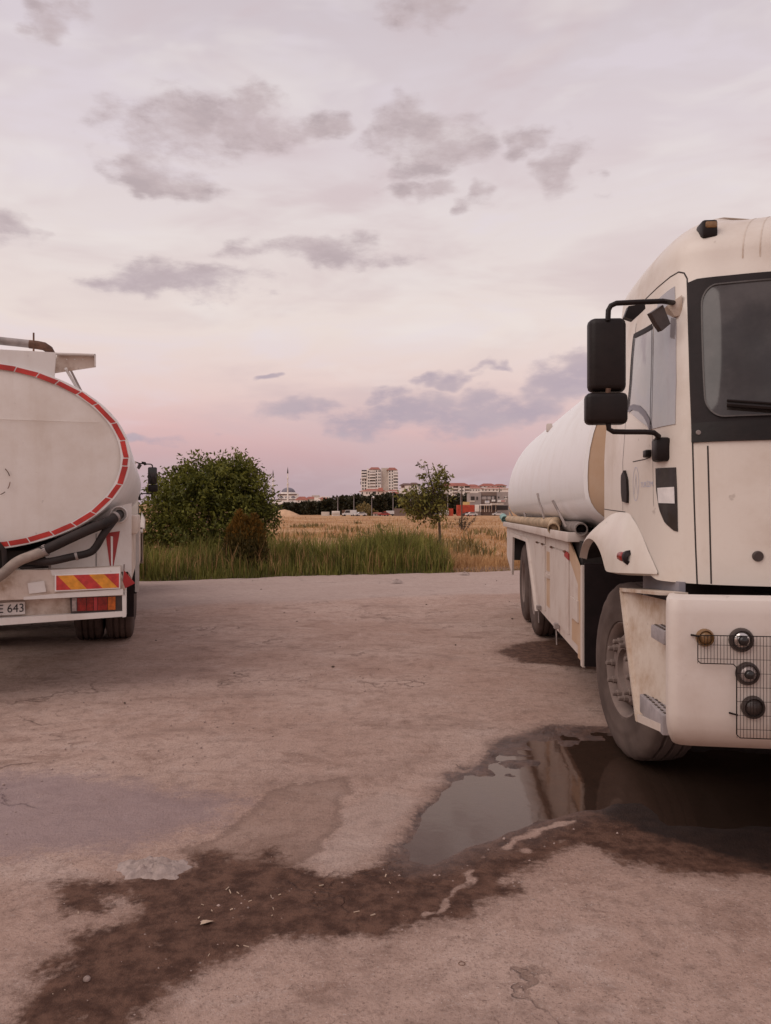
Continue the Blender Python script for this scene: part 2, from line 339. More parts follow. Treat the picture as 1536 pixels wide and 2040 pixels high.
def build_yard():
    def axis(lo, f0, f1, hi, fine, grow=1.18):
        a = list(np.arange(f0, f1+1e-6, fine)); st = fine; x = f1
        while x < hi: st = min(st*grow, 6); x += st; a.append(x)
        st = fine; x = f0
        while x > lo: st = min(st*grow, 6); x -= st; a.insert(0, x)
        return np.array(a)
    xs = axis(-70, -2.6, 3.4, 70, .022, 1.05); ys0 = axis(-40, 1.7, 6.2, 8.0, .022, 1.06)
    nf = 70; tt = np.linspace(0, 1, nf+1)[1:]
    Xg = np.repeat(xs[None, :], len(ys0)+nf, 0); Yg = np.zeros_like(Xg); Yg[:len(ys0)] = ys0[:, None]
    e = yedge(xs) + fbm(xs*.9, xs*0+3.3)*.9 + fbm(xs*4, xs*0+9)*.35; y8 = ys0[-1]
    Yg[len(ys0):] = y8+tt[:, None]*np.maximum(e-y8, .3)[None, :]
    P = np.stack([Xg.ravel(), Yg.ravel()], 1); z = fbm(P[:, 0]*.35, P[:, 1]*.35, 3)*.05 + fbm(P[:, 0]*6, P[:, 1]*6, 3)*.006
    near = (np.abs(P[:, 0]) < 7) & (P[:, 1] > 1) & (P[:, 1] < 12)
    wet = np.zeros(len(P)); damp = wet.copy(); purple = wet.copy(); under_shade = wet.copy(); film = wet.copy(); pale = wet.copy(); Q = P[near]
    wob = np.stack([fbm(Q[:, 0]*5+3, Q[:, 1]*5), fbm(Q[:, 0]*5+40, Q[:, 1]*5+9)], 1)*.14
    Qw = Q+wob
    f = lambda poly, w, PP=Qw: np.clip(.5-sdf(PP, gpoly(poly))/w, 0, 1)
    w1 = f(WET, .24)
    for c in CRACK:
        g = np.array(gpoly(c)); dmin = np.full(len(Q), 9.)
        for i in range(len(g)-1):
            a, b = g[i], g[i+1]; ee = b-a; w = Qw-a; t = np.clip((w@ee)/(ee@ee), 0, 1); dmin = np.minimum(dmin, np.sqrt(((w-t[:, None]*ee)**2).sum(1)))
        w1 = np.minimum(w1, np.clip((dmin-.002)/.045+np.clip(fbm(Q[:, 0]*13, Q[:, 1]*13)*3.2+.15, 0, 1), .12, 1))
    wet[near] = np.maximum(w1, f(OIL, .3)*.9); damp[near] = f(DAMP, .14); under_shade[near] = f(UNDER_SHADE, .28); film[near] = np.clip(1-np.minimum(sdf(Qw, gpoly(WATER)), sdf(Qw, gpoly(SHALLOW)))/.22, 0, 1)*(1-.85*under_shade[near]); purple[near] = f(PURPLE, .5); pale[near] = f(PALE, .25)
    sw = np.full(len(P), 1.); sw[near] = sdf(Qw, gpoly(WATER))
    ssh = np.full(len(P), 1.); ssh[near] = sdf(Qw, gpoly(SHALLOW))
    z = z*(1-.8*sm(-sw, -.5, .1)) - .020*sm(-sw, -.09, .05)
    z -= np.where(sw > -.02, (.0095+fbm(P[:, 0]*9, P[:, 1]*9, 4)*.030)*sm(-ssh, -.05, .05)*sm(sw, -.06, .02), 0)
    # the pale dusty strip of road along the far edge
    strip = sm(P[:, 1], 12.6, 13.6)*(P[:, 1] > 8) * sm(P[:, 0], -40, -30)
    strip = sm(P[:, 1]-(yedge(P[:, 0])-5.6)+fbm(P[:, 0]*.8, P[:, 1]*.8)*1.2, -.3, .5)
    ny, nx = Xg.shape; idx = np.arange(ny*nx).reshape(ny, nx)
    Fc = np.stack([idx[:-1,:-1], idx[:-1,1:], idx[1:,1:], idx[1:,:-1]], -1).reshape(-1, 4)
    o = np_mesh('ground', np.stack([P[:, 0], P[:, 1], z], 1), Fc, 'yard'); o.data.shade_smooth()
    for nme, a in (('wet', wet), ('damp', damp), ('purple', purple), ('under_shade', under_shade), ('film', film), ('pale', pale), ('strip', strip)):
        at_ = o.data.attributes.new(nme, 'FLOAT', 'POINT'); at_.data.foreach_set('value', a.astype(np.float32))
    tag(o, 'dusty pinkish compacted yard ground with dark wet stain', kind='structure')
    # water lying in the hollow
    bm = bmesh.new(); g = np.array(gpoly(WATER)); c = g.mean(0)
    g = [ground(*q) for q in ((780,1735),(795,1680),(815,1635),(860,1580),(885,1540),(960,1510),(975,1475),(1040,1455),(1110,1443),(1210,1445),(1300,1468),(1600,1485),(1600,1655),(1330,1660),(1240,1650),(1170,1650),(1100,1665),(1040,1690),(960,1715),(880,1745),(820,1750))]
    fv = [bm.verts.new((p[0], p[1], -.010)) for p in g]; fc = bm.faces.new(fv); fc.normal_update()
    if fc.normal.z < 0: fc.normal_flip()
    bmesh.ops.triangulate(bm, faces=bm.faces[:])
    me = bpy.data.meshes.new('puddle'); bm.to_mesh(me); bm.free(); me.materials.append(MATS['water']); w = bpy.data.objects.new('puddle', me); col.objects.link(w)
    tag(w, 'shallow brown puddle reflecting sky by the front wheel', kind='structure')
def yard_mat():
    t = NT('yard')
    a1 = t.noise(.55, 6, .6); a2 = t.noise(2.4, 7, .68, (1, 1.15, 1), dist=.7); a3 = t.noise(11, 7, .7); a4 = t.noise(75, 4, .7); a5 = t.noise(240, 3, .7)
    c = t.mix(t.ss(a1, .35, .65), (.425,.280,.222), (.515,.366,.302))
    c = t.mix(t.math('MULTIPLY', t.ss(a2, .50, .70), .65), c, (.25,.150,.112))
    c = t.mix(t.math('MULTIPLY', t.ss(a2, .46, .28), .5), c, (.56,.43,.375))
    c = t.mix(t.math('MULTIPLY', t.ss(a3, .46, .70), .50), c, (.20,.130,.102))
    c = t.mix(t.math('MULTIPLY', t.ss(a4, .52, .70), .60), c, (.14,.09,.072))
    c = t.mix(t.math('MULTIPLY', t.ss(a4, .45, .30), .45), c, (.54,.43,.385))
    c = t.mix(t.math('MULTIPLY', t.ss(a5, .60, .75), .35), c, (.12,.08,.07))
    vo = t.N.new('ShaderNodeTexVoronoi'); vo.feature = 'DISTANCE_TO_EDGE'; vo.inputs['Scale'].default_value = .8
    wp = t.N.new('ShaderNodeVectorMath'); wp.operation = 'MULTIPLY_ADD'; nn = t.N.new('ShaderNodeTexNoise'); t.L.new(t.geo.outputs['Position'], nn.inputs[0]); nn.inputs['Scale'].default_value = 3.5; nn.inputs['Detail'].default_value = 5
    t.L.new(nn.outputs['Color'], wp.inputs[0]); wp.inputs[1].default_value = (.9, .9, .9); t.L.new(t.geo.outputs['Position'], wp.inputs[2]); t.L.new(wp.outputs[0], vo.inputs['Vector'])
    crack = t.math('MULTIPLY', t.ss(vo.outputs['Distance'], .022, .004), t.ss(a1, .50, .60))
    c = t.mix(t.math('MULTIPLY', crack, .55), c, (.15,.092,.07))
    g6 = t.noise(130, 2, .5, off=2); c = t.mix(t.math('MULTIPLY', t.ss(g6, .66, .72), .75), c, (.60,.50,.45)); c = t.mix(t.math('MULTIPLY', t.ss(g6, .33, .27), .75), c, (.09,.058,.047))
    # broad smears across the yard
    s1 = t.noise(1.3, 6, .7, (.7, 1.25, 1), dist=.8, off=5)
    c = t.mix(t.math('MULTIPLY', t.ss(s1, .52, .70), .55), c, (.235,.155,.125))
    edge = t.noise(7, 8, .7, dist=.4); fine = t.noise(30, 5, .7)
    jig = t.math('ADD', t.math('MULTIPLY', t.math('SUBTRACT', edge, .5), 1.6), t.math('MULTIPLY', t.math('SUBTRACT', fine, .5), 1.2))
    pur = t.ss(t.math('ADD', t.attr('purple'), t.math('MULTIPLY', jig, .8)), .2, .9)
    c = t.mix(t.math('MULTIPLY', pur, .66), c, t.mix(a3, (.23,.17,.178), (.35,.265,.27)))
    pal = t.ss(t.math('ADD', t.attr('pale'), t.math('MULTIPLY', jig, .5)), .3, .8)
    c = t.mix(t.math('MULTIPLY', pal, .30), c, (.50,.40,.355))
    c = t.mix(t.math('MULTIPLY', t.attr('strip'), .65), c, t.mix(a3, (.50,.39,.345), (.40,.31,.275)))
    dv = t.math('ADD', t.attr('damp'), t.math('MULTIPLY', jig, .55)); dm = t.ss(dv, .32, .6)
    rim = t.math('MULTIPLY', dm, t.ss(dv, .95, .55))
    c = t.mix(t.math('MULTIPLY', dm, .40), c, (.235,.150,.115)); c = t.mix(t.math('MULTIPLY', rim, .35), c, (.14,.085,.065))
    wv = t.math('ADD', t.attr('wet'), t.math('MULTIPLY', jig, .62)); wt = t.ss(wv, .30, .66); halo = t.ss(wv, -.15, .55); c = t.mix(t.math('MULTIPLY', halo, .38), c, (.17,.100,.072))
    # dried crusts inside the stain
    dry = t.math('MULTIPLY', t.ss(t.noise(4.5, 8, .75, off=8), .62, .70), .55)
    wt = t.math('MULTIPLY', wt, t.math('SUBTRACT', 1, dry))
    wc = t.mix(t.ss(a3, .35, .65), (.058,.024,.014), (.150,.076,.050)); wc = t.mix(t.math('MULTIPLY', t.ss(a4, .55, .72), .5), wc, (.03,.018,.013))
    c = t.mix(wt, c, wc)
    c = t.mix(t.math('MULTIPLY', t.ss(t.math('ADD', t.attr('under_shade'), t.math('MULTIPLY', jig, .5)), .3, .8), .85), c, (.014,.007,.005))  # under-truck shade put into the ground colour, nearly black
    t.set(Base_Color=c, Roughness=t.math('SUBTRACT', .97, t.math('ADD', t.math('MULTIPLY', wt, .25), t.math('MULTIPLY', t.math('MULTIPLY', t.attr('film'), wt), .42))), Specular_IOR_Level=t.math('ADD', .22, t.math('MULTIPLY', t.attr('film'), .45)))
    h = t.math('ADD', t.math('MULTIPLY', a3, .5), t.math('ADD', t.math('MULTIPLY', a4, .35), t.math('MULTIPLY', a5, .15)))
    t.bump(t.math('SUBTRACT', t.math('ADD', h, t.math('MULTIPLY', a2, 1.2)), t.math('MULTIPLY', crack, .5)), 1.0, .024); MATS['yard'] = t.m
yard_mat()
def water_mat():
    t = NT('water'); fr = t.N.new('ShaderNodeFresnel'); fr.inputs[0].default_value = 1.72
    gl = t.N.new('ShaderNodeBsdfGlossy'); gl.inputs['Roughness'].default_value = .06; gl.inputs[0].default_value = (1,.85,.77,1); tr = t.N.new('ShaderNodeBsdfTransparent'); tr.inputs[0].default_value = (.60,.47,.40,1); df = t.N.new('ShaderNodeBsdfDiffuse'); df.inputs[0].default_value = (.13,.08,.058,1); mm_ = t.N.new('ShaderNodeMixShader'); mm_.inputs[0].default_value = .28; t.L.new(tr.outputs[0], mm_.inputs[1]); t.L.new(df.outputs[0], mm_.inputs[2])
    b = t.N.new('ShaderNodeBump'); b.inputs['Strength'].default_value = .05; b.inputs['Distance'].default_value = .01; t.L.new(t.noise(14, 3, .5), b.inputs['Height'])
    t.L.new(b.outputs[0], gl.inputs['Normal']); mx = t.N.new('ShaderNodeMixShader'); t.L.new(fr.outputs[0], mx.inputs[0]); t.L.new(mm_.outputs[0], mx.inputs[1]); t.L.new(gl.outputs[0], mx.inputs[2])
    t.L.new(mx.outputs[0], t.out.inputs[0]); MATS['water'] = t.m
water_mat()
build_yard()

# ------------------------------------------------------------------ field and rising land behind
def terrain_z(x, y):
    x = np.asarray(x, float); y = np.asarray(y, float); dd = y-yedge(x)
    z = -.18+.22*sm(dd, -.3, .9)+fbm(x*.12, y*.12, 3)*.35*sm(dd, 2, 14)*sm(y, 300, 100)
    return z+9*sm(y, 420, 800)
def field_mat():
    t = NT('field'); a = t.noise(.09, 7, .7, (1, .45, 1)); b = t.noise(.6, 6, .7); c_ = t.noise(6, 5, .7)
    c = t.mix(t.ss(a, .35, .65), (.36,.19,.095), (.58,.36,.20)); c = t.mix(t.math('MULTIPLY', t.ss(b, .45, .68), .6), c, (.24,.125,.06))
    c = t.mix(t.math('MULTIPLY', t.ss(c_, .5, .75), .5), c, (.17,.095,.05)); c = t.mix(t.math('MULTIPLY', t.ss(t.noise(.13, 5, .6, off=3), .60, .70), .4), c, (.16,.13,.05))
    c = t.mix(t.attr('verge'), c, t.mix(c_, (.16,.10,.07), (.30,.20,.15)))
    t.set(Base_Color=c, Roughness=1, Specular_IOR_Level=.1); t.bump(c_, .6, .1); MATS['field'] = t.m
field_mat()
def build_field():
    def geo(a, b, st, g):
        o = [a]
        while o[-1] < b: o.append(o[-1]+st); st *= g
        return o
    xs = np.array([-x for x in geo(15, 4000, .6, 1.12)[1:]][::-1]+list(np.arange(-15, 15.1, .5))+geo(15, 4000, .6, 1.12)[1:])
    ys = np.array([-300, -100, -30, 0, 5, 10]+list(np.arange(12, 30, .35))+geo(30, 6000, .4, 1.05))
    X, Y = np.meshgrid(xs, ys); ny, nx = X.shape; idx = np.arange(ny*nx).reshape(ny, nx)
    Fc = np.stack([idx[:-1,:-1], idx[:-1,1:], idx[1:,1:], idx[1:,:-1]], -1).reshape(-1, 4)
    o = np_mesh('field', np.stack([X.ravel(), Y.ravel(), terrain_z(X.ravel(), Y.ravel())], 1), Fc, 'field'); o.data.shade_smooth()
    at_ = o.data.attributes.new('verge', 'FLOAT', 'POINT'); at_.data.foreach_set('value', (1-sm(Y.ravel()-yedge(X.ravel()), .4, 2.2)).astype(np.float32))
    tag(o, 'dry golden fallow field stretching to the town', kind='structure')
build_field()

# ================================================================== right-hand tanker (front towards the camera)
TH = R(4.47); CT, ST = math.cos(TH), math.sin(TH)
VC, UA = 2.2, 5.0                                   # centre line and front axle in the truck's frame
def ray(px, py):
    rx = (px-CX)/F; return (rx*CT-ST, rx*ST+CT, -(py-CY)/F)
def side(px, py, v): d = ray(px, py); t = v/d[0]; return (v, t*d[1], EYE+t*d[2])
def front(px, py, u): d = ray(px, py); t = u/d[1]; return (t*d[0], u, EYE+t*d[2])
truck = empty('tanker_truck', (UA*ST+VC*CT, UA*CT-VC*ST, 0), -TH)
tag(truck, 'dusty white water tanker truck facing the camera beside the puddle', 'truck', 'tanker trucks')
OFF = Matrix.Translation((-VC, -UA, 0))
def TB(mb, name, mat, parent=None, smooth=None, label=None):
    o = mb.xf(OFF).build(name, mat, parent or truck, smooth)
    if label: o['label'] = label
    return o

# ---- cab skin as a function of s (0 rear right edge, 1 nose, 2 rear left edge) and height
def chaikin(p, it=3):
    p = np.array(p, float)
    for _ in range(it):
        q = [p[0]]
        for a, b in zip(p[:-1], p[1:]): q += [a*.75+b*.25, a*.25+b*.75]
        q.append(p[-1]); p = np.array(q)
    return p
PLAN = chaikin([(.975,4.95),(.965,4.55),(.975,4.2),(1.005,3.98),(1.05,3.83),(1.14,3.72),(1.27,3.655),(1.5,3.60),(1.85,3.56),(2.2,3.55)])
_l = np.r_[0, np.cumsum(np.hypot(*np.diff(PLAN, axis=0).T))]; _l /= _l[-1]
def cab(s, z):
    s = np.asarray(s, float); z = np.asarray(z, float); h = np.where(s > 1, 2-s, s)
    v = np.interp(h, _l, PLAN[:, 0]); u = np.interp(h, _l, PLAN[:, 1])
    fr = sm(h, .50, .80)                            # how much this station belongs to the nose
    k = np.clip((z-1.84)/.9, 0, 1.2)
    zz = np.clip(z, None, 2.76); k = np.clip((zz-1.84)/.92, 0, 1)
    u = u + .235*k**1.15*sm(h, .28, .62) + .02*np.clip(1.84-zz, 0, 1)*fr*-1
    v = v + .11*k**1.4*(1-(v-.97)/1.23)
    q = np.clip((z-2.76)/.31, 0, .9999); ins = .46*(1-np.sqrt(1-q*q))
    v = v + ins*(1-(v-.97)/1.23)*1.15; u = u + ins*sm(h, .28, .62)*1.15
    v = np.where(s > 1, 2*VC-v, v)
    return np.stack([v, u, z], -1)
def cab_n(s, z, e=2e-3):
    a = cab(s+e, z)-cab(s-e, z); b = cab(s, z+e)-cab(s, z-e); n = np.cross(a, b); return n/np.linalg.norm(n, axis=-1, keepdims=True)
def proj(p):
    v, u, z = p[..., 0], p[..., 1], p[..., 2]; X = u*ST+v*CT; Y = u*CT-v*ST; return np.stack([CX+F*X/Y, CY-F*(z-EYE)/Y], -1)
_gs, _gz = np.meshgrid(np.linspace(0, 1.0, 260), np.linspace(1.15, 3.065, 260)); _gp = proj(cab(_gs, _gz))
def cab_px(px, py):
    i = np.argmin(((_gp-np.array([px, py]))**2).sum(-1)); s, z = _gs.flat[i], _gz.flat[i]
    for _ in range(6):
        p = proj(cab(s, z)); e = 1e-3; J = np.stack([(proj(cab(s+e, z))-p)/e, (proj(cab(s, z+e))-p)/e], 1)
        try: dlt = np.linalg.solve(J, np.array([px, py])-p)
        except Exception: break
        dlt = np.clip(dlt, -.05, .05); s = float(np.clip(s+dlt[0], 0, 1)); z = float(z+dlt[1])
    return s, z
def on(sz, off=0.0):
    sz = np.asarray(sz, float); return cab(sz[..., 0], sz[..., 1])+cab_n(sz[..., 0], sz[..., 1])*off
def mirror_sz(sz): sz = np.array(sz, float); sz[..., 0] = 2-sz[..., 0]; return sz
def grid_mb(mb, G):
    ny, nx = G.shape[:2]; idx = lambda i, j: i*nx+j
    return mb.add(G.reshape(-1, 3), [(idx(i,j), idx(i,j+1), idx(i+1,j+1), idx(i+1,j)) for i in range(ny-1) for j in range(nx-1)])
def patch_sz(left, right, nx=8, ny=14, px=True):
    """grid of (s,z) between two edges given in photo pixels (top to bottom)"""
    if px: left = [cab_px(*p) for p in left]; right = [cab_px(*p) for p in right]
    def rs(p):
        p = np.array(p); t = np.linspace(0, 1, len(p)); T = np.linspace(0, 1, ny); return np.stack([np.interp(T, t, p[:, 0]), np.interp(T, t, p[:, 1])], 1)
    a, b = rs(left), rs(right); w = np.linspace(0, 1, nx)[None, :, None]; return a[:, None]*(1-w)+b[:, None]*w
def plate_on(name, G, off, mat, th=.006, parent=None, both=False, **k):
    """a sheet with thickness lying on the cab skin"""
    o = None
    for m in ((0, 1) if both else (0,)):
        g = mirror_sz(G) if m else G; mb = MB(); A = on(g, off); B = on(g, off-th); grid_mb(mb, A); grid_mb(mb, B)
        for P, Q in ((A[0], B[0]), (A[-1], B[-1]), (A[:, 0], B[:, 0]), (A[:, -1], B[:, -1])): grid_mb(mb, np.stack([P, Q]))
        o1 = TB(mb, name, mat, parent, 50, **k); o = o or o1
    return o
def strip_on(pts, w, off, mb):
    """thin raised strip along (s,z) points"""
    P = on(np.array(pts), off); n = cab_n(np.array(pts)[:, 0], np.array(pts)[:, 1]); T = np.gradient(P, axis=0); T /= np.linalg.norm(T, axis=1, keepdims=True); S = np.cross(T, n)*w/2
    grid_mb(mb, np.stack([P-S, P+S], 0)); return mb
def dens(pts, n=6):
    o = []
    for a, b in zip(pts[:-1], pts[1:]): o += [(a[0]+(b[0]-a[0])*k/n, a[1]+(b[1]-a[1])*k/n) for k in range(n)]
    return o+[pts[-1]]

def build_cab():
    ss_ = np.r_[np.linspace(0, .3, 14), np.linspace(.3, .8, 40)[1:], np.linspace(.8, 1, 10)[1:]]; S = np.r_[ss_, (2-ss_)[::-1][1:]]
    uu = cab(S, np.full_like(S, 1.5))[:, 1]; zb = 1.195+.235*sm(uu, 3.9, 4.35)
    rows = []
    for t in np.linspace(0, 1, 30): rows.append(on(np.stack([S, zb+(2.76-zb)*t], 1)))
    for a in np.linspace(6, 72, 14): rows.append(on(np.stack([S, np.full_like(S, 2.76+.31*math.sin(R(a)))], 1)))
    G = np.array(rows); mb = MB(); grid_mb(mb, G)
    top = G[-1]; c = np.array([VC, 4.55, 3.10]); g2 = np.stack([np.concatenate([(top+(c-top)*w)[:, :2], (top[:, 2:]+(c[2]-top[:, 2:])*math.sin(w*math.pi/2))], 1) for w in np.linspace(0, 1, 14)]); grid_mb(mb, g2)
    L, Rr = G[:, 0], G[:, -1]; grid_mb(mb, np.stack([L+(Rr-L)*w for w in np.linspace(0, 1, 4)]))
    # bottom lip turned inwards
    b0 = G[0]; b1 = b0.copy(); b1[:, 0] = VC+(b1[:, 0]-VC)*.93; b1[:, 1] = np.maximum(b1[:, 1], b1[:, 1]+.06*(b1[:, 1] < 4)); b1[:, 2] += .012; grid_mb(mb, np.stack([b0, b1]))
    body = TB(mb, 'cab', 'cab_white', smooth=40, label='dusty cream white cab')
    # seams
    sm_ = MB()
    P = lambda pts: [cab_px(*p) for p in dens(pts)]
    seams = [[(1286,597),(1310,574),(1335,553),(1352,543),(1363,545),(1369,556),(1371,620),(1375,760),(1380,886),(1383,1000),(1386,1090),(1389,1164)],
             [(1410,889),(1413,1000),(1417,1164)], [(1268,645),(1258,740),(1246,850),(1241,920),(1241,1018)], [(1202,1015),(1222,1018),(1246,1021)],
             [(1261,921),(1285,916),(1296,912)], [(1300,860),(1302,1000),(1303,1010)]]
    for i, q in enumerate(seams):
        sz = P(q); w = .007 if i < 2 else .0045
        if i == 5: w = .002
        for g_ in (sz, mirror_sz(sz)): q_ = MB(); strip_on(g_, w, .0012, q_); TB(q_, 'panel_seam', 'seam', body)
    # roof shell ribs (fibreglass cap join) and lower brow under the cap
    rb = MB()
    for s0 in (.63, .665):
        pts = [(s0, z) for z in np.linspace(2.74, 3.06, 14)]
        for g_ in (pts, mirror_sz(pts)): q_ = MB(); strip_on(g_, .006, .0012, q_); TB(q_, 'roof_seam', 'panel_dirty', body)
    # windscreen: black surround, glass, lower band
    sc, _ = cab_px(1380, 800); s_in, _ = cab_px(1402, 780)
    def scr(s0, z0, z1, n=26, rad=.05, m=14):
        S_ = np.linspace(s0, 2-s0, n); rows = []
        for i in range(m):
            t = i/(m-1); rows.append(np.stack([S_, np.full(n, z1+(z0-z1)*t)], 1))
        return np.array(rows)
    zt = cab_px(1400, 556)[1]; zb_ = cab_px(1400, 843)[1]; zl = cab_px(1400, 882)[1]
    eg = np.array([cab_px(*p) for p in ((1371.5,556),(1373,620),(1376,720),(1380,848))]); zz = np.linspace(zt, zb_-.005, 16); se = np.interp(-zz, -eg[:, 1], eg[:, 0])
    zlift = lambda z, f: z + .012*np.sin(np.pi*f)*(z > zt-.06)
    G = np.array([np.stack([a+(2-2*a)*np.linspace(0, 1, 44), np.full(44, z)], 1) for a, z in zip(se, zz)]); G[0, 0, 1] -= .012; G[0, -1, 1] -= .012
    plate_on('windscreen_surround', G, .006, 'black_rubber', parent=body)
    # rounded glass inside the surround
    rows = []; n = 44; rad = .10
    zg1, zg0 = zt-.045, zb_+.02; s0 = s_in
    for i in range(40):
        t = .5-.5*math.cos(math.pi*i/39); z = zg1+(zg0-zg1)*t; dz = min(zg1-z, z-zg0); ins = 0 if dz > rad else (rad-math.sqrt(max(rad*rad-(rad-dz)**2, 0)))*.34
        sl_ = s0+ins-.012*(1-t)+.006*t; rows.append(np.stack([np.linspace(sl_, 2-sl_, n), np.full(n, z)], 1))
    wsg = plate_on('windscreen', np.array(rows), .010, 'windscreen', .005, parent=body)
    # pale inner rim of the glass
    rim = MB(); A = np.array(rows); loop = np.concatenate([A[:, 0], A[-1, 1:], A[::-1, -1][1:], A[0, ::-1][1:]]); strip_on(loop, .007, .0165, rim); TB(rim, 'glass_rim', 'lamp_dark', body)
    G = scr(sc, zl, zb_-.002, 40, m=4); plate_on('scuttle_band', G, .012, 'black_plastic', .012, parent=body)
    sb = MB()
    for p in ((1393, 864),):
        s1, z1 = cab_px(*p)
        for m in (0, 1):
            c = on(np.array([2-s1 if m else s1, z1]), .012); sb = MB().lathe([(0, -.006), (.010, -.006), (.012, 0)], 12, 'y', c); TB(sb, 'bolt', 'steel', body)
    # wiper arms lying along the base of the glass
    for m in (0, 1):
        wp = MB(); a = cab_px(1448, 812); e_ = cab_px(1530, 818); q = [(a[0]+(e_[0]-a[0])*i/5, a[1]+(e_[1]-a[1])*i/5) for i in range(10)]; q = mirror_sz(q) if m else np.array(q)
        wp.tube([tuple(p) for p in on(q, .03)], .010, 6); wq = TB(wp, 'wiper', 'black_plastic', body); wp = MB(); q2 = q.copy(); q2[:, 1] += .022; wp.tube([tuple(p) for p in on(q2, .026)], .006, 6)
        TB(wp, 'wiper_blade', 'black_plastic', body)
    # door glass
    for m in (0, 1):
        mm = mirror_sz if m else (lambda x: x)
        ql = [(1313,597),(1305,650),(1301,760),(1299,856)]; qr = [(1345,572),(1348,650),(1348,760),(1346,846)]
        Gq = patch_sz(ql, qr, 8, 16); plate_on('quarter_window', mm(Gq), .004, 'side_glass', .005, parent=body)
        rl = [(1264,672),(1260,715),(1257,765),(1253,818)]; rr = [(1302.5,652),(1301.5,720),(1300,790),(1298,855)]
        Gr = patch_sz(rl, rr, 8, 16); plate_on('door_window', mm(Gr), .004, 'side_glass', .005, parent=body)
        fr = MB(); edge = [(1253,818),(1258,765),(1261,715),(1265,671),(1285,661),(1302,651)]; strip_on(mm(np.array(P(edge))), .028, .008, fr)
        TB(fr, 'window_frame', 'black_rubber', body); fr = MB(); strip_on(mm(np.array(P([(1302,651),(1301,720),(1299.5,790),(1298,857)]))), .006, .009, fr); TB(fr, 'window_divider', 'black_rubber', body)
        sl = MB(); arc = [(1253,818),(1263,812),(1275,815),(1286,826),(1294,841),(1298,857)]; strip_on(mm(np.array(P(arc))), .030, .007, sl); TB(sl, 'window_sill', 'grey_panel', body)
        G = patch_sz([(1307,934),(1308,975),(1314,1015),(1325,1042),(1343,1058)], [(1347,932),(1349,975),(1350,1015),(1350.5,1042),(1351,1060)], 8, 16)
        pw = plate_on('kerb_window', mm(G), .004, 'dark_glass', .005, parent=body)
        hd = patch_sz([(1242,948),(1241.5,960),(1242,985),(1244,1000)], [(1247,938),(1252,955),(1253.5,985),(1253,1003)], 5, 12); plate_on('door_handle', mm(hd), .014, 'black_plastic', .016, parent=body)
    G = patch_sz([(1312,973),(1314,1003)], [(1345,971),(1346,1004)], 5, 5); plate_on('notice_paper', G, .0075, 'paper', .001, parent=body)
    # faded door lettering and oval emblem
    a = cab_px(1277, 972); b = cab_px(1301, 972); c = cab_px(1277, 958)
    me = text_mesh('TURİZM', 1.0, 'letter_blue', 'door_lettering'); xs = [v.co.x for v in me.vertices]; ys = [v.co.y for v in me.vertices]; x0, x1, y1 = min(xs), max(xs), max(ys)
    for v in me.vertices:
        sz = np.array([a[0]+(b[0]-a[0])*(v.co.x-x0)/(x1-x0), a[1]+(c[1]-a[1])*v.co.y/y1]); v.co = Vector(on(sz, .0016))-Vector((VC, UA, 0))
    o = bpy.data.objects.new('door_lettering', me); col.objects.link(o); o.parent = body
    em = MB(); cs, cz = cab_px(1267, 965); e2 = cab_px(1273, 965)[0]-cs; e3 = cab_px(1267, 932)[1]-cz
    strip_on([(cs+e2*math.cos(k*math.pi/16), cz+e3*math.sin(k*math.pi/16)) for k in range(33)], .004, .0016, em)
    strip_on(dens([(cs-e2*.5, cz-e3*.6), (cs, cz+e3*.6), (cs+e2*.5, cz-e3*.6)]), .004, .0016, em); TB(em, 'door_emblem', 'letter_blue', body)
    # front round cap, roof marker lamp, door latch
    fc = MB(); p = cab_px(1510, 1109); q = on(np.array(p), 0); fc.lathe([(0, -.012), (.020, -.012), (.024, -.004), (.024, .03)], 20, 'y', q); TB(fc, 'tow_cap', 'lamp_dark', body, 40)
    for m in (0, 1):
        ii = np.argmin(((_gp-np.array([1405, 462]))**2).sum(-1)); p = (_gs.flat[ii], _gz.flat[ii]); q = on(np.array([2-p[0] if m else p[0], p[1]]), 0); ml = MB().rbox(q[0]-.03, q[0]+.045, q[1]-.05, q[1]+.06, q[2]-.045, q[2]+.045, .014)
        k = TB(ml, 'marker_lamp', 'black_plastic', body, 40); ml2 = MB().rbox(q[0]-.018, q[0]+.04, q[1]-.056, q[1]+.0, q[2]-.0, q[2]+.035, .01); TB(ml2, 'marker_lens', 'lens_brown', body, 40)
    lt = MB(); p = on(np.array(cab_px(1292, 905)), .01); lt.rbox(p[0]-.012, p[0]+.02, p[1]-.03, p[1]+.03, p[2]-.018, p[2]+.018, .005); TB(lt, 'door_latch', 'black_plastic', body, 40)
    return body
cab_body = build_cab()

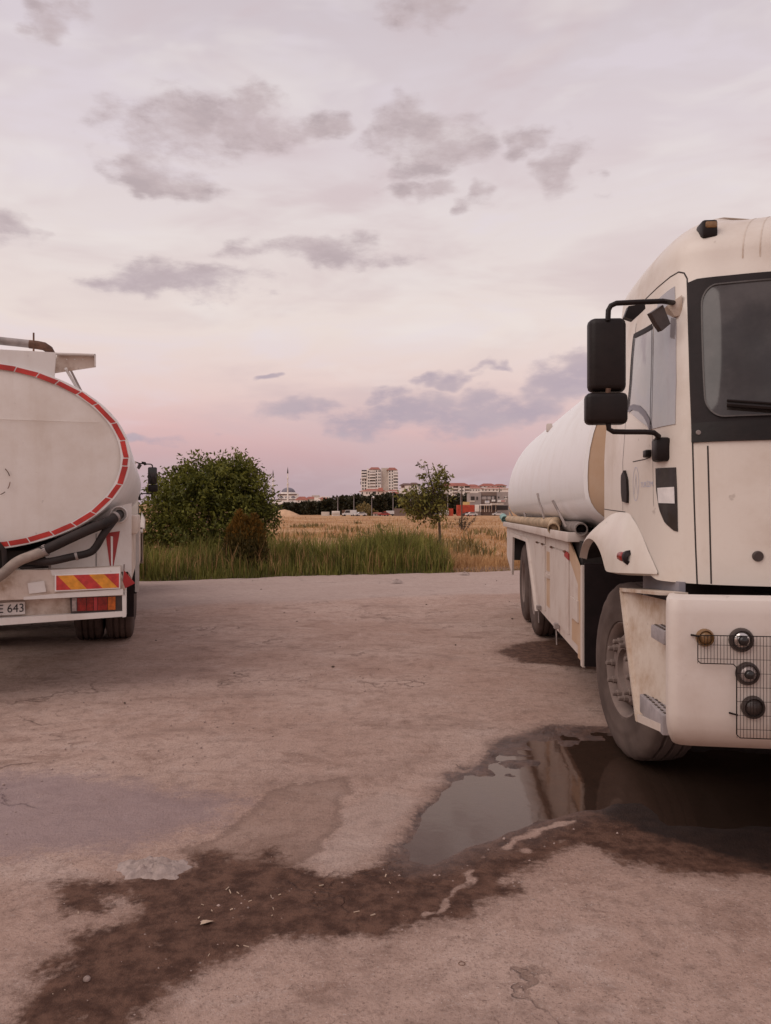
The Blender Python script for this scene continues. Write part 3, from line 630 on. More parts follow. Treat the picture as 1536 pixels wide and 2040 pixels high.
# ---- mirrors: built at real offsets from the door
def build_mirror(m):
    sx = lambda v: 2*VC-v if m else v
    U = 3.78; W = lambda px, py, u=U: front(px, py, u)
    mb = MB(); a = W(1172, 632); b = W(1252, 781)
    mb.rbox(a[0], b[0], U-.02, U+.075, b[2], a[2], .03, 3); 
    for i, p in enumerate(mb.v):                       # shell narrows and rounds to the front
        t = (U+.075-p[1])/.095; cx, cz = (a[0]+b[0])/2, (a[2]+b[2])/2; k = 1-.10*t; mb.v[i] = (cx+(p[0]-cx)*k, p[1]+.02*abs(p[0]-cx)/.09*t, cz+(p[2]-cz)*(1-.035*t))
    lo = MB(); c = W(1166, 784); e = W(1250, 846); lo.rbox(c[0], e[0], U-.03, U+.06, e[2], c[2], .025, 3)
    arm = MB(); rr = .0125
    att = on(np.array(cab_px(1347, 606)), .01); arm.tube([tuple(att), W(1320, 601, 3.80), W(1270, 603), W(1228, 605), W(1217, 610), W(1212, 619), W(1211, 640)], rr, 10)
    low = on(np.array(cab_px(1318, 880)), .03); arm2 = MB(); arm2.tube([W(1211, 838), W(1213, 856), W(1222, 861), W(1245, 861.5), W(1285, 861.5, 3.80), W(1303, 863, 3.81), W(1312, 870, 3.82), tuple(low)], rr, 10)
    arm3 = MB().tube([W(1212, 775), W(1211, 792)], .012, 8)
    br = MB(); q = on(np.array(cab_px(1319, 898)), .0); br.rbox(q[0]-.04, q[0]+.03, q[1]-.05, q[1]+.05, q[2]-.055, q[2]+.06, .015)
    up = MB(); q = on(np.array(cab_px(1347, 612)), .0); up.prism([(q[0]-.05, q[1]-.02, q[2]+.0), (q[0]-.015, q[1]-.03, q[2]-.055), (q[0]+.02, q[1]-.03, q[2]-.05), (q[0]+.02, q[1]-.03, q[2]+.05)], (0, .08, 0))
    wd = MB(); q1 = W(1244, 632, 3.95); q2 = W(1285, 606, 3.95); q3 = W(1286, 616, 3.95); q4 = W(1262, 638, 3.95); wd.prism([q1, (q1[0]+.02, q1[1], q2[2]-.01), q2, q3, q4], (0, .05, 0))
    kp = MB(); qs = [W(1297, 624, 3.86), W(1321, 608, 3.86), W(1336, 646, 3.86), W(1319, 660, 3.86), W(1308, 644, 3.86)]; kp.prism(qs, (-.012, .03, 0))
    gl = MB().rbox(a[0]+.012, b[0]-.012, U+.073, U+.079, b[2]+.015, a[2]-.015, .003)
    ms = [(mb, 'mirror', 'black_plastic'), (lo, 'wide_mirror', 'black_plastic'), (arm, 'mirror_arm', 'black_plastic'), (arm2, 'mirror_arm', 'black_plastic'), (arm3, 'mirror_joint', 'rust'), (br, 'mirror_bracket', 'black_plastic'), (up, 'mirror_mount', 'panel_dirty'), (wd, 'mirror_hinge', 'black_plastic'), (kp, 'kerb_mirror', 'lamp_dark'), (gl, 'mirror_glass', 'dark_glass')]
    head = None
    for q, n, mt in ms:
        if m: q.v = [(2*VC-x, y, z) for x, y, z in q.v]
        o = TB(q, n, mt, head if n == 'mirror_glass' else truck, 40); head = head or o
    return head
mirror_parts0 = set(bpy.data.objects)
build_mirror(0); build_mirror(1)

# ---- wheel-arch fenders
def build_fender(m):
    X = (lambda v: 2*VC-v) if m else (lambda v: v)
    outer = chaikin([(5.47,1.245),(5.36,1.335),(5.18,1.42),(4.95,1.475),(4.7,1.52),(4.42,1.545),(4.22,1.51),(4.07,1.41),(3.96,1.30),(3.90,1.235)], 2)
    inner = chaikin([(5.47,1.215),(5.40,1.28),(5.22,1.345),(5.0,1.365),(4.82,1.345),(4.67,1.295),(4.58,1.235),(4.53,1.19),(4.40,1.195),(3.90,1.225)], 2)
    n = 40
    def rs(p): l = np.r_[0, np.cumsum(np.hypot(*np.diff(p, axis=0).T))]; t = np.linspace(0, l[-1], n); return np.stack([np.interp(t, l, p[:, 0]), np.interp(t, l, p[:, 1])], 1)
    A = rs(outer); B = rs(inner); rows = []
    for w in np.linspace(0, 1, 7):
        q = A*(1-w)+B*w; base = np.interp(q[:, 0], [3.8, 4.0, 4.2, 4.95, 5.5], [1.045, 1.0, .975, .97, .985]); out = .075*math.sin(w*math.pi*.5)**.8*sm(q[:, 0], 3.85, 4.3)
        rows.append(np.stack([X(base-out), q[:, 0], q[:, 1]], 1))
    e = rows[-1]; s = -1 if m else 1
    r1 = e.copy(); r1[:, 0] += s*.05; r1[:, 2] -= .012; r2 = e.copy(); r2[:, 0] += s*.30; r2[:, 2] += .03
    mb = MB(); grid_mb(mb, np.array(rows)); grid_mb(mb, np.array([e, r1])); f = TB(mb, 'fender', 'cab_white', smooth=35)
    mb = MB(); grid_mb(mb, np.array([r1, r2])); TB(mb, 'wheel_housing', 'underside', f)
    p = front(1243, 1112, 4.12); lamp = MB(); lamp.lathe([(0, -.062), (.015, -.058), (.028, -.04), (.034, 0), (.034, .045), (0, .05)], 16, 'y', (0,0,0)); lamp.v = [(X(.935+x*.9), 4.22+y, 1.29+z) for x, y, z in lamp.v]
    TB(lamp, 'side_marker_lamp', 'lens_red', f, 40)
    lamp = MB(); lamp.lathe([(.030, 0), (.037, .0), (.040, .05), (.02, .065)], 16, 'y', (0,0,0)); lamp.v = [(X(.945+x*.9), 4.185-y, 1.29+z) for x, y, z in lamp.v]; TB(lamp, 'lamp_base', 'black_rubber', f, 40)
build_fender(0); build_fender(1)

# ---- bumper with lamps and wire guards, entry steps
def build_bumper():
    plan = chaikin([(.985,3.56),(.958,3.53),(.955,3.49),(.957,3.468),(.972,3.447),(1.0,3.436),(1.12,3.425),(1.5,3.405),(2.2,3.39)], 3); plan = np.r_[plan, np.stack([2*VC-plan[::-1][1:, 0], plan[::-1][1:, 1]], 1)]
    prof = [(0.10, 1.165), (.045, 1.163), (.012, 1.150), (.003, 1.125), (0, 1.09), (0, .80), (.0, .66), (.008, .60), (.035, .55), (.085, .505), (.16, .485), (.3, .48)]
    rows = []; c = np.array([VC, 4.3])
    for ins, z in prof:
        d_ = c-plan; d_ = d_/np.linalg.norm(d_, axis=1, keepdims=True); q = plan+np.stack([np.sign(d_[:, 0])*np.minimum(np.abs(plan[:, 0]-VC), ins*.55), np.full(len(plan), ins)], 1); rows.append(np.c_[q, np.full(len(plan), z)])
    mb = MB(); grid_mb(mb, np.array(rows)); b = TB(mb, 'bumper', 'bumper_white', smooth=45, label='dusty white front bumper')
    U = 3.415
    lamps = [(1406, 1272, 17, 'lens_brown', 0), (1477, 1276, 23, 'chrome', 1), (1489, 1343, 22, 'lens_clear', 1), (1500, 1410, 22, 'lamp_dark', 2)]
    for m in (0, 1):
        X = (lambda v: 2*VC-v) if m else (lambda v: v)
        for px, py, r, mat, kind in lamps:
            p = front(px, py, U); rr = r/F*3.38*.84; u0 = np.interp(p[0], plan[:60, 0], plan[:60, 1]); c = (X(p[0]), u0, p[2])
            ring = MB().lathe([(rr*1.0, .004), (rr*1.22, .004), (rr*1.24, -.004), (rr*1.14, -.016), (rr*.98, -.018), (rr*.9, -.010), (rr*.86, -.004)], 28, 'y', c)
            k = TB(ring, 'lamp_ring', 'lamp_dark' if kind else 'lens_brown', b, 40)
            ln = MB().lathe([(rr*.9, -.008), (rr*.7, -.018), (rr*.4, -.024), (0, -.026)], 24, 'y', c); TB(ln, 'lamp_lens', mat, b, 60)
            if kind == 1: pj = MB().lathe([(rr*.5, -.020), (rr*.46, -.034), (rr*.3, -.040), (0, -.042)], 20, 'y', c); TB(pj, 'projector', 'dark_glass', b, 60)
        g = MB(); v0 = front(1388, 1290, U)[0]; v1 = front(1463, 1400, U)[0]; v2 = v1+.24; zt = front(1450, 1266, U)[2]; zm = front(1450, 1322, U)[2]; zb = front(1480, 1468, U)[2]; w = .0011
        uo = lambda v: np.interp(v, plan[:60, 0], plan[:60, 1])-.030
        v = v0
        def rod(a, b, r): g.tube([(X(a[0]), uo(a[0]), a[1]), (X(b[0]), uo(b[0]), b[1])], r, 5)
        while v < v2:
            rod((v, zt), (v, zm if v < v1-.004 else zb), w); v += .0131
        zz = zt-.04
        while zz > zb: rod((v0 if zz > zm else v1, zz), (v2, zz), w); zz -= .0585
        fr = [(v0+.01, zt), (v2, zt), (v2, zb), (v1+.015, zb), (v1, zb+.015), (v1, zm-.012), (v1-.012, zm), (v0+.012, zm), (v0, zm+.012), (v0, zt-.01), (v0+.01, zt)]
        for a_, b_ in zip(fr[:-1], fr[1:]): rod(a_, b_, .0022)
        TB(g, 'lamp_guard', 'black_plastic', b)
        for vv, zz in ((v0-.006, zt-.004), (v1-.006, front(1463, 1422, U)[2])):
            q = MB().tube([(X(vv-.012), uo(vv)+.03, zz), (X(vv+.008), uo(vv)-.004, zz)], .0045, 6); TB(q, 'guard_clip', 'black_plastic', b)
        # side step panel
        # side step panel: stands back behind the bumper corner, sill and rear flange proud of it
        re_ = [side(1236, 1177, .95), side(1244, 1245, .95), side(1252, 1310, .95), side(1260, 1375, .95), side(1268, 1436, .95)]
        G_ = []
        for p in re_:
            row = []
            for w_ in np.linspace(0, 1, 7): row.append((X(.955+.085*math.sin(w_*math.pi/2)), p[1]+(3.50-p[1])*w_, p[2]+(.05*w_ if p is re_[-1] else .02*w_)))
            G_.append(row)
        pn = MB(); grid_mb(pn, np.array(G_)); sp = TB(pn, 'step_panel', 'panel_dirty', None, 40, label='stained white step panel' if not m else None)
        sgn_ = -1 if m else 1
        fl = MB().prism([(X(p[0]-.006), p[1], p[2]) for p in re_]+[(X(p[0]-.006), p[1]-.028, p[2]) for p in re_[::-1]], (sgn_*.02, 0, 0)); TB(fl, 'panel_flange', 'panel_dirty', sp)
        si = [side(1269, 1424, .945), side(1316, 1443, .955), side(1316, 1459, .955), side(1270, 1439, .945)]; sl = MB().prism([(X(p[0]), p[1], p[2]) for p in si], (sgn_*.10, 0, 0)); TB(sl, 'step_sill', 'bumper_white', sp)
        tp = [side(1234, 1172, .945), side(1316, 1181, .955), side(1316, 1187, .955), side(1235, 1179, .945)]; sl = MB().prism([(X(p[0]), p[1], p[2]) for p in tp], (sgn_*.12, 0, 0)); TB(sl, 'panel_top', 'panel_dirty', sp)
        u1 = side(1293, 1270, .95)[1]; z1 = side(1310, 1254, .95)[2]
        st = MB().rbox(*sorted((X(.958), X(1.06))), 3.56, u1, z1-.062, z1, .006); TB(st, 'step', 'step_grey', sp, 40)
        u2 = side(1274, 1400, .955)[1]; z2 = side(1290, 1398, .955)[2]
        lo, hi = sorted((X(.955), X(1.06))); st = MB().rbox(lo, hi, 3.56, u2, z2-.09, z2, .006); TB(st, 'step', 'step_grey', sp, 40)
        nb = MB()
        for (uA, uB, zq) in ((3.60, u2-.03, z2), (3.60, u1-.03, z1)):
            for i in range(8):
                for j in range(3): cu = uA+(uB-uA)*i/7; nb.box(X(.975+.028*j)-.005, X(.975+.028*j)+.005, cu-.012, cu+.012, zq-.001, zq+.004)
        TB(nb, 'tread', 'lamp_dark', sp)['kind'] = 'stuff'
        a1 = side(1242, 1152, 1.0); gp = MB(); lo, hi = sorted((X(1.08), X(1.11))); gp.box(lo, hi, 3.75, 4.42, 1.06, 1.20); TB(gp, 'valance', 'grey_panel')
    return b
build_bumper()

# ---- wheels
def wheel_meshes():
    W = {}
    t = MB(); prof = [(.285,.13),(.30,.15),(.36,.158),(.43,.160),(.485,.150),(.520,.135),(.538,.115),(.543,.075),(.528,.072),(.528,.056),(.543,.053),(.545,.012),(.530,.009),(.530,-.009),(.545,-.012),(.543,-.053),(.528,-.056),(.528,-.072),(.543,-.075),(.538,-.115),(.520,-.135),(.485,-.150),(.43,-.160),(.40,-.157),(.39,-.162),(.36,-.158),(.30,-.15),(.285,-.13)]
    n = 72; t.lathe(prof, n, 'x')
    for i, (x, y, z) in enumerate(t.v):
        k = i % n; r = math.hypot(y, z)
        if r > .515 and abs(x) > .07 and k % 3 == 0: f = (r-.007)/r; t.v[i] = (x, y*f, z*f)
    W['tyre'] = t.mesh('tyre', 'tyre', 40)
    r = MB(); r.lathe([(.285,-.125),(.298,-.138),(.290,-.145),(.276,-.132),(.262,-.09),(.255,-.045),(.252,.10)], 48, 'x')
    n = 48; bands = [(.256,-.035),(.246,-.062),(.218,-.105),(.203,-.122),(.198,-.128),(.150,-.134),(.128,-.130),(.122,-.098),(.070,-.092),(.062,-.112),(.050,-.118),(0,-.118)]
    vs = [(x, rr*math.cos(2*math.pi*k/n), rr*math.sin(2*math.pi*k/n)) for rr, x in bands for k in range(n)]; fs = []
    for i in range(len(bands)-1):
        for k in range(n):
            if i == 1 and k % 6 in (1, 2, 3): continue
            if i == 2 and k % 6 == 2: continue
            fs.append((i*n+k, i*n+(k+1)%n, (i+1)*n+(k+1)%n, (i+1)*n+k))
    r.add(vs, fs); W['front'] = r.mesh('rim_disc', 'dusty_hub', 35)
    r = MB(); r.lathe([(.285,-.125),(.298,-.138),(.290,-.145),(.276,-.132),(.262,-.05),(.255,.0),(.235,.04),(.17,.05),(.12,.05),(.115,-.04),(.09,-.06),(0,-.06)], 40, 'x'); W['rear'] = r.mesh('rim_disc', 'dusty_hub', 35)
    b = MB(); b.lathe([(0,-.058),(.012,-.058),(.015,-.052),(.016,-.028),(.023,-.026),(.024,.01)], 8, 'x'); W['nut'] = b.mesh('nut', 'dusty_hub')
    return W
WM = wheel_meshes()
def add_wheel(parent, loc, kind, steer=0, flip=False, tyre_name='tyre'):
    o = bpy.data.objects.new('wheel', WM[kind]); col.objects.link(o); o.parent = parent; o.location = loc; o.rotation_euler = (random.uniform(0, 6), 0, steer+(math.pi if flip else 0))
    o.rotation_mode = 'ZYX' if False else 'XYZ'
    t = bpy.data.objects.new('tyre', WM['tyre']); col.objects.link(t); t.parent = o
    rn, x = (.174, -.130) if kind == 'front' else (.15, .045)
    for k in range(10):
        nb = bpy.data.objects.new('nut', WM['nut']); col.objects.link(nb); nb.parent = o; a = 2*math.pi*k/10; nb.location = (x, rn*math.cos(a), rn*math.sin(a))
    return o
TY = .545
add_wheel(truck, (1.075+.16-VC, 0.0, TY), 'front', R(8)); add_wheel(truck, (2*VC-1.235-VC, 0, TY), 'front', R(8), True)
for u in (9.86, 11.15):
    add_wheel(truck, (1.065+.16-VC, u-UA, TY), 'rear'); add_wheel(truck, (1.065+.51-VC, u-UA, TY), 'rear', 0, True)
    add_wheel(truck, (VC-1.225, u-UA, TY), 'rear', 0, True); add_wheel(truck, (VC-1.575, u-UA, TY), 'rear')
ch = MB()
for v in (1.75, 2.65): ch.box(v-.05, v+.05, 3.7, 12.9, .78, 1.05)
for u in (5.0, 9.86, 11.15): ch.tube([(1.3, u, .545), (3.1, u, .545)], .075, 10)
ch.box(1.45, 2.95, 3.75, 4.9, .45, 1.15); ch.box(1.9, 2.5, 4.9, 6.4, .5, 1.1); ch.box(1.3, 3.1, 3.85, 4.9, 1.05, 1.42); ch.box(1.3, 3.1, 6.0, 8.6, .55, .95)
TB(ch, 'chassis', 'underside')

# ---- tank
TZ, TA, TBb = 1.78, 1.23, -1.0
def ellipse(k, n, a, b):
    t = 2*math.pi*k/n
    if b > 0: return a*math.cos(t), b*math.sin(t)
    # squat section of the right-hand tank: full below, round above (b negative carries the scale)
    c_, s_ = math.cos(t), math.sin(t); f = -b
    if s_ >= 0: return a*c_, f*1.20*s_
    return a*math.copysign(abs(c_)**.62, c_), -f*.44*abs(s_)**.62
def tank_mb(y0, y1, a, b, zc, xc=VC, n=72, dish0=.10, dish1=.10, edge=.02):
    mb = MB(); rows = []
    for f, y in ((1-edge, y0), (1, y0+.02), (1, y1-.02), (1-edge, y1)):
        rows.append([(xc+ellipse(k, n, a*f, b*f)[0], y, zc+ellipse(k, n, a*f, b*f)[1]) for k in range(n+1)])
    grid_mb(mb, np.array(rows)); return mb
def head_mb(y, sgn, a, b, zc, xc=VC, n=72, bulge=.10):
    mb = MB(); rows = []
    for f in np.linspace(1, 0, 12): rows.append([(xc+ellipse(k, n, a*f, b*f)[0], y+sgn*bulge*(1-f**2.2), zc+ellipse(k, n, a*f, b*f)[1]) for k in range(n+1)])
    grid_mb(mb, np.array(rows)); return mb
tk = TB(tank_mb(5.64, 12.55, TA, TBb, TZ), 'tank', 'tank_white', smooth=50, label='white elliptical water tank')
TB(head_mb(5.65, -1, TA*.985, TBb*.985, TZ, bulge=.34), 'tank_head', 'primer_brown', tk, 60, label='brown primer front head of tank')
TB(head_mb(12.54, 1, TA*.985, TBb*.985, TZ), 'tank_head', 'tank_white', tk, 60)
tt_ = TZ+1.2; mh = MB().lathe([(.28, tt_-.06), (.28, tt_+.05), (.30, tt_+.06), (.30, tt_+.09), (0, tt_+.11)], 24, 'z', (VC, 8.2, 0)); TB(mh, 'manhole', 'steel', tk, 40)
ex, ez = ellipse(28.6, 72, TA, TBb)
vt = MB().rbox(VC+ex-.03, VC+ex+.03, 9.4, 9.5, TZ+ez-.02, TZ+ez+.075, .008); TB(vt, 'vent', 'box_white', tk, 40)

# ---- side lockers below the tank
def build_box(m):
    X = (lambda v: 2*VC-v) if m else (lambda v: v); sg = -1 if m else 1
    V0 = .99; zb, zt = .45, 1.325
    def pl(pts, v, th): return MB().prism([(X(v), u, z) for u, z in pts], (sg*th, 0, 0))
    # flank with the wheel opening
    fl = [(5.92, zb), (8.7, zb+.03), (9.65, 1.165), (11.9, 1.165), (12.05, zb+.12), (13.05, zb+.35), (13.05, zt), (6.55, zt), (6.55, 1.2), (5.92, 1.02)]
    b = TB(pl(fl, V0, .03), 'locker_box', 'box_white', label='dusty white side lockers')
    TB(pl([(5.84, .43), (6.0, .43), (6.0, .98), (6.5, 1.19), (6.5, 1.30), (6.42, 1.30), (5.84, 1.08)], V0-.004, .012), 'front_plate', 'primer_brown', b)
    mf = MB(); lo, hi = sorted((X(.985), X(1.55))); mf.box(lo, hi, 5.70, 5.72, .42, 1.16); TB(mf, 'mud_flap', 'black_rubber', b)
    mg = MB(); lo, hi = sorted((X(.972), X(.992))); mg.box(lo, hi, 5.72, 5.80, .41, 1.14); TB(mg, 'mudguard_edge', 'box_white', b)
    for u0, u1 in ((6.42, 7.55), (7.95, 8.72)):
        d_ = pl([(u0, .54), (u1, .54 if u1 < 8 else .56), (u1, 1.19), (u0, 1.19)], V0-.012, .011); dr = TB(d_, 'locker_door', 'box_white', b)
        fp = pl([(u0, 1.205), (u1, 1.205), (u1, 1.29), (u0, 1.29)], V0-.010, .009); TB(fp, 'hinge_flap', 'box_white', b)
        for uu in (u0+.15, u1-.15):
            q = MB().tube([(X(V0-.02), uu-.03, 1.20), (X(V0-.02), uu+.03, 1.20)], .011, 8); TB(q, 'hinge', 'rust', dr)
        q = MB().rbox(*sorted((X(V0-.05), X(V0))), (u0+u1)/2-.03, (u0+u1)/2+.03, .50, .55, .006); q.tube([(X(V0-.03), (u0+u1)/2, .51), (X(V0-.025), (u0+u1)/2, .36)], .006, 6); TB(q, 'latch', 'steel', dr)
    for u0, u1 in ((7.62, 7.88),):
        sl = pl([(u0, .95), (u1, .95), (u1, 1.14), (u0, 1.14)], V0-.002, .001); TB(sl, 'slot', 'primer_brown', b)
        sl = pl([(u0, .60), (u1, .60), (u1, .88), (u0, .88)], V0-.002, .001); TB(sl, 'slot', 'primer_brown', b)
        q = pl([(u0, .885), (u1, .885), (u1, .925), (u0, .925)], V0-.016, .015); TB(q, 'crossbar', 'box_white', b)
    q = pl([(5.95, .70), (6.30, .70), (6.30, .86), (5.95, .86)], V0-.016, .012); TB(q, 'bracket', 'box_white', b)
    q = pl([(5.98, .52), (6.28, .52), (6.28, .69), (5.98, .69)], V0-.005, .002); TB(q, 'slot', 'primer_brown', b)
    q = pl([(6.40, 1.14), (6.62, 1.16), (6.62, 1.21), (6.40, 1.19)], V0-.015, .01); TB(q, 'reflector', 'red_paint', b)
    # dark inside of the locker body and wheel bay
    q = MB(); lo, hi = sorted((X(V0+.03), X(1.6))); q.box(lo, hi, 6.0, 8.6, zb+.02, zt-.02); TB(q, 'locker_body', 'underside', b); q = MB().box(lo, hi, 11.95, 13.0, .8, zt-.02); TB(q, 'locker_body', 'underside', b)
    # tray on top with raised lip
    tr = MB(); lo, hi = sorted((X(.93), X(1.75))); tr.box(lo, hi, 6.15, 13.05, zt+.003, zt+.022); lo, hi = sorted((X(.925), X(.945))); tr.rbox(lo, hi, 6.15, 13.05, zt-.03, zt+.045, .006); lo, hi = sorted((X(.93), X(1.75))); tr.rbox(lo, hi, 6.13, 6.15, zt-.03, zt+.045, .006)
    TB(tr, 'tray', 'box_white', b, 40)
    wf = pl([(8.62, zb), (8.72, zb), (9.66, 1.165), (11.9, 1.165), (11.9, 1.215), (9.60, 1.215)], V0-.03, .029); TB(wf, 'arch_trim', 'box_white', b)
    return b
lock = build_box(0); build_box(1)
stk = [((1070.5, 984), (1084, 1034), 8.3), ((1101, 998), (1128, 1050), 6.75), ((1044, 1022), (1053, 1049), 10.0), ((1013, 1014), (1029, 1045), 12.1)]
for (a, b, u) in stk:
    q = MB().tube([front(b[0], b[1], u), front(a[0], a[1], u+.08)], .012, 7); TB(q, 'stake', 'steel', lock)
WORLD_T = Matrix.Translation(truck.location) @ Matrix.Rotation(-TH, 4, 'Z') @ OFF
def hose(name, pts, r, mat, label, cat='hose', group='hoses on the tanker trucks', hollow=True, M=None):
    pts = [Vector(p) for p in pts]; fine = []
    for i in range(len(pts)-1):
        p0, p1, p2, p3 = pts[max(i-1, 0)], pts[i], pts[i+1], pts[min(i+2, len(pts)-1)]
        for k in range(8):
            t = k/8; fine.append(.5*((2*p1)+(p2-p0)*t+(2*p0-5*p1+4*p2-p3)*t*t+(3*p1-p0-3*p2+p3)*t**3))
    fine.append(pts[-1]); root = (M or WORLD_T) @ fine[-1]
    mb = MB(); mb.tube(fine, r, 14, cap=False)
    if hollow: q = fine[-1]; mb.tube([q, q+(fine[-2]-q).normalized()*.0005, fine[-3]], [r, r*.80, r*.80], 14, cap=False); mb.tube([fine[-4], fine[-3]], [r*.8, .001], 14, cap=False)
    base = Vector((root.x, root.y, root.z)); mb.xf(Matrix.Translation(-base) @ (M or WORLD_T)); o = mb.build(name, mat, None, 50); o.location = base
    tag(o, label, cat, group); return o
tz = 1.325
hose('suction_hose', [(1.01, 12.9, tz+.085), (1.0, 11, tz+.088), (1.03, 9.4, tz+.085), (1.05, 8.4, tz+.09), (1.06, 7.75, tz+.10), (1.02, 7.5, tz+.095), (.985, 7.32, tz+.07), (.955, 7.12, tz+.052)], .055, 'hose_yellow', 'tan bent hose lying on the locker tray of the right tanker')
hose('suction_hose', [(1.10, 12.5, tz+.07), (1.10, 10, tz+.07), (1.13, 8.6, tz+.07), (1.13, 7.6, tz+.07), (1.10, 6.7, tz+.075), (1.02, 6.05, tz+.07)], .05, 'hose_grey', 'straight grey hose on the tray ending nearest the cab')
hose('hose_coupling', [(.95, 13.35, tz+.12), (.95, 13.15, tz+.10), (.95, 12.95, tz+.08)], .06, 'teal', 'pale teal coupling at the far rear end of the tray', 'coupling')

# ================================================================== left-hand tanker, seen from behind
PH = R(16.7); CP, SP = math.cos(PH), math.sin(PH)
OX, OY = -3.36, 6.33
OA, ON_ = -OX*SP+OY*CP, OX*CP+OY*SP
def rear(px, py, s=0.0):
    rx = (px-CX)/F; t = (s+OA)/(-rx*SP+CP); return (t*(rx*CP+SP)-ON_, s, EYE-(py-CY)/F*t)
lt = empty('tanker_truck', (OX, OY, 0), PH)
tag(lt, 'white water tanker truck seen from behind with red reflective ring', 'truck', 'tanker trucks')
def LB(mb, name, mat, parent=None, smooth=None, label=None):
    o = mb.build(name, mat, parent or lt, smooth)
    if label: o['label'] = label
    return o
LA, LBh, LZ = 1.24, .775, 1.985
ltank = LB(tank_mb(0, 7.3, LA, LBh, LZ, 0, edge=.012), 'tank', 'tank_white', None, 50, 'white elliptical tank')
LB(head_mb(.012, -1, LA*.988, LBh*.988, LZ, 0, bulge=.035), 'tank_head', 'tank_rear', ltank, 60)
LB(head_mb(7.29, 1, LA*.988, LBh*.988, LZ, 0), 'tank_head', 'tank_white', ltank, 60)
# red reflective tape: one piece after another round the rim
def tape(f0, f1, a0, a1, y, th=.002, j=0.0):
    mb = MB(); n = 1; A = []; B = []; j0, j1 = random.uniform(-.004, .004), random.uniform(-.004, .004)
    for k in range(n+1):
        t = a0+(a1-a0)*k/n; jj = j1 if k else j0; A.append((LA*(f1+jj)*math.cos(t), LBh*(f1+jj)*math.sin(t))); B.append((LA*(f0+jj)*math.cos(t), LBh*(f0+jj)*math.sin(t)))
    poly = [A[0], A[-1], B[-1], B[0]] if False else A+B[::-1]
    return mb.prism([(x, y, LZ+z) for x, z in poly], (0, -th, 0))
LB(MB().add(*(lambda n: ([((LA*f)*math.cos(2*math.pi*k/n), -.0055, LZ+LBh*f*math.sin(2*math.pi*k/n)) for f in (.932, .994) for k in range(n)], [(k, (k+1) % n, n+(k+1) % n, n+k) for k in range(n)]))(96)), 'white_border', 'white_tape', ltank)
a = 0.0; i = 0
while a < 2*math.pi-.03:
    arc = .135+.05*random.random(); loc = math.hypot(LA*math.sin(a), LBh*math.cos(a)); da = min(arc/loc*1.12, 2*math.pi-a)
    w = (.043+random.uniform(-.003, .003))/math.hypot(LA*math.cos(a+da/2), LBh*math.sin(a+da/2)); f0 = .982-w+random.uniform(-.003, .003)
    LB(tape(f0, f0+w, a+.006/loc, a+da-.004/loc, -.007-.0012*(i % 2)), 'reflective_strip', 'red_tape', ltank); a += da; i += 1
# faint old ring mark on the head
rg = MB()
for k0, k1 in ((.3, .9), (-.6, -.1), (-1.3, -.9)):
    c = rear(-5, 958); q = [(c[0]+.10*math.cos(t), -.036, c[2]+.12*math.sin(t)) for t in np.linspace(k0, k1, 6)]; rg.tube(q, .0035, 5)
LB(rg, 'weld_mark', 'rust', ltank)
# walkway rail on top with rusty open end
P = rear; S0 = .03
w = MB(); w.prism([P(-640, 668, S0), P(-300, 682, S0), P(0, 697, S0), P(112, 703, S0), P(108, 752, S0), P(60, 744, S0), P(0, 732, S0), P(-100, 725, S0), P(-640, 725, S0)], (0, .03, 0)); rail = LB(w, 'walkway_rail', 'truck_white', None, None)
w = MB(); a_, b_, c_, d_ = P(112, 703.5, S0), P(190, 706, S0), P(190, 729.5, S0), P(106, 742, S0)
w.prism([(p[0], p[1]+.06, p[2]) for p in (a_, b_, c_, d_)], (0, .012, 0)); LB(w, 'rail_end', 'truck_stained', rail, label='rust stained open end of the walkway rail')
w = MB(); w.prism([(a_[0], S0, a_[2]), (b_[0], S0, b_[2]), (b_[0], S0, b_[2]-.012), (a_[0], S0, a_[2]-.012)], (0, .075, 0)); w.prism([(b_[0]-.008, S0, b_[2]), (b_[0], S0, b_[2]), (c_[0], S0, c_[2]), (c_[0]-.008, S0, c_[2])], (0, .075, 0)); LB(w, 'rail_flange', 'truck_white', rail)
w = MB().tube([P(131, 735, S0+.05), P(156, 778, S0+.25)], .014, 8); w2 = MB().tube([P(139, 735, S0+.12), P(163, 782, S0+.33)], .010, 8); LB(w, 'strut', 'truck_white', rail); LB(w2, 'strut', 'steel', rail)
w = MB()
for q in (133, 149, 165): p = P(q, 717, S0+.059); w.lathe([(0, -.001), (.006, -.001)], 8, 'y', p)
LB(w, 'bolt_holes', 'white_tape', rail)
w = MB().tube([P(-640, 660, .22), P(-200, 666, .22), P(0, 680, .22), P(66, 687, .22)], .034, 14); tp = LB(w, 'top_pipe', 'steel', None, 50)
w = MB().tube([P(58, 686.5, .22), P(75, 688.5, .22), P(88, 691, .24), P(97, 697, .27), P(103, 708, .30), P(104, 730, .33)], .036, 14); LB(w, 'pipe_elbow', 'rust', tp, 50)
w = MB().tube([P(67, 664, .20), P(67, 706, .20)], .008, 6); LB(w, 'pipe_pin', 'rust', tp)
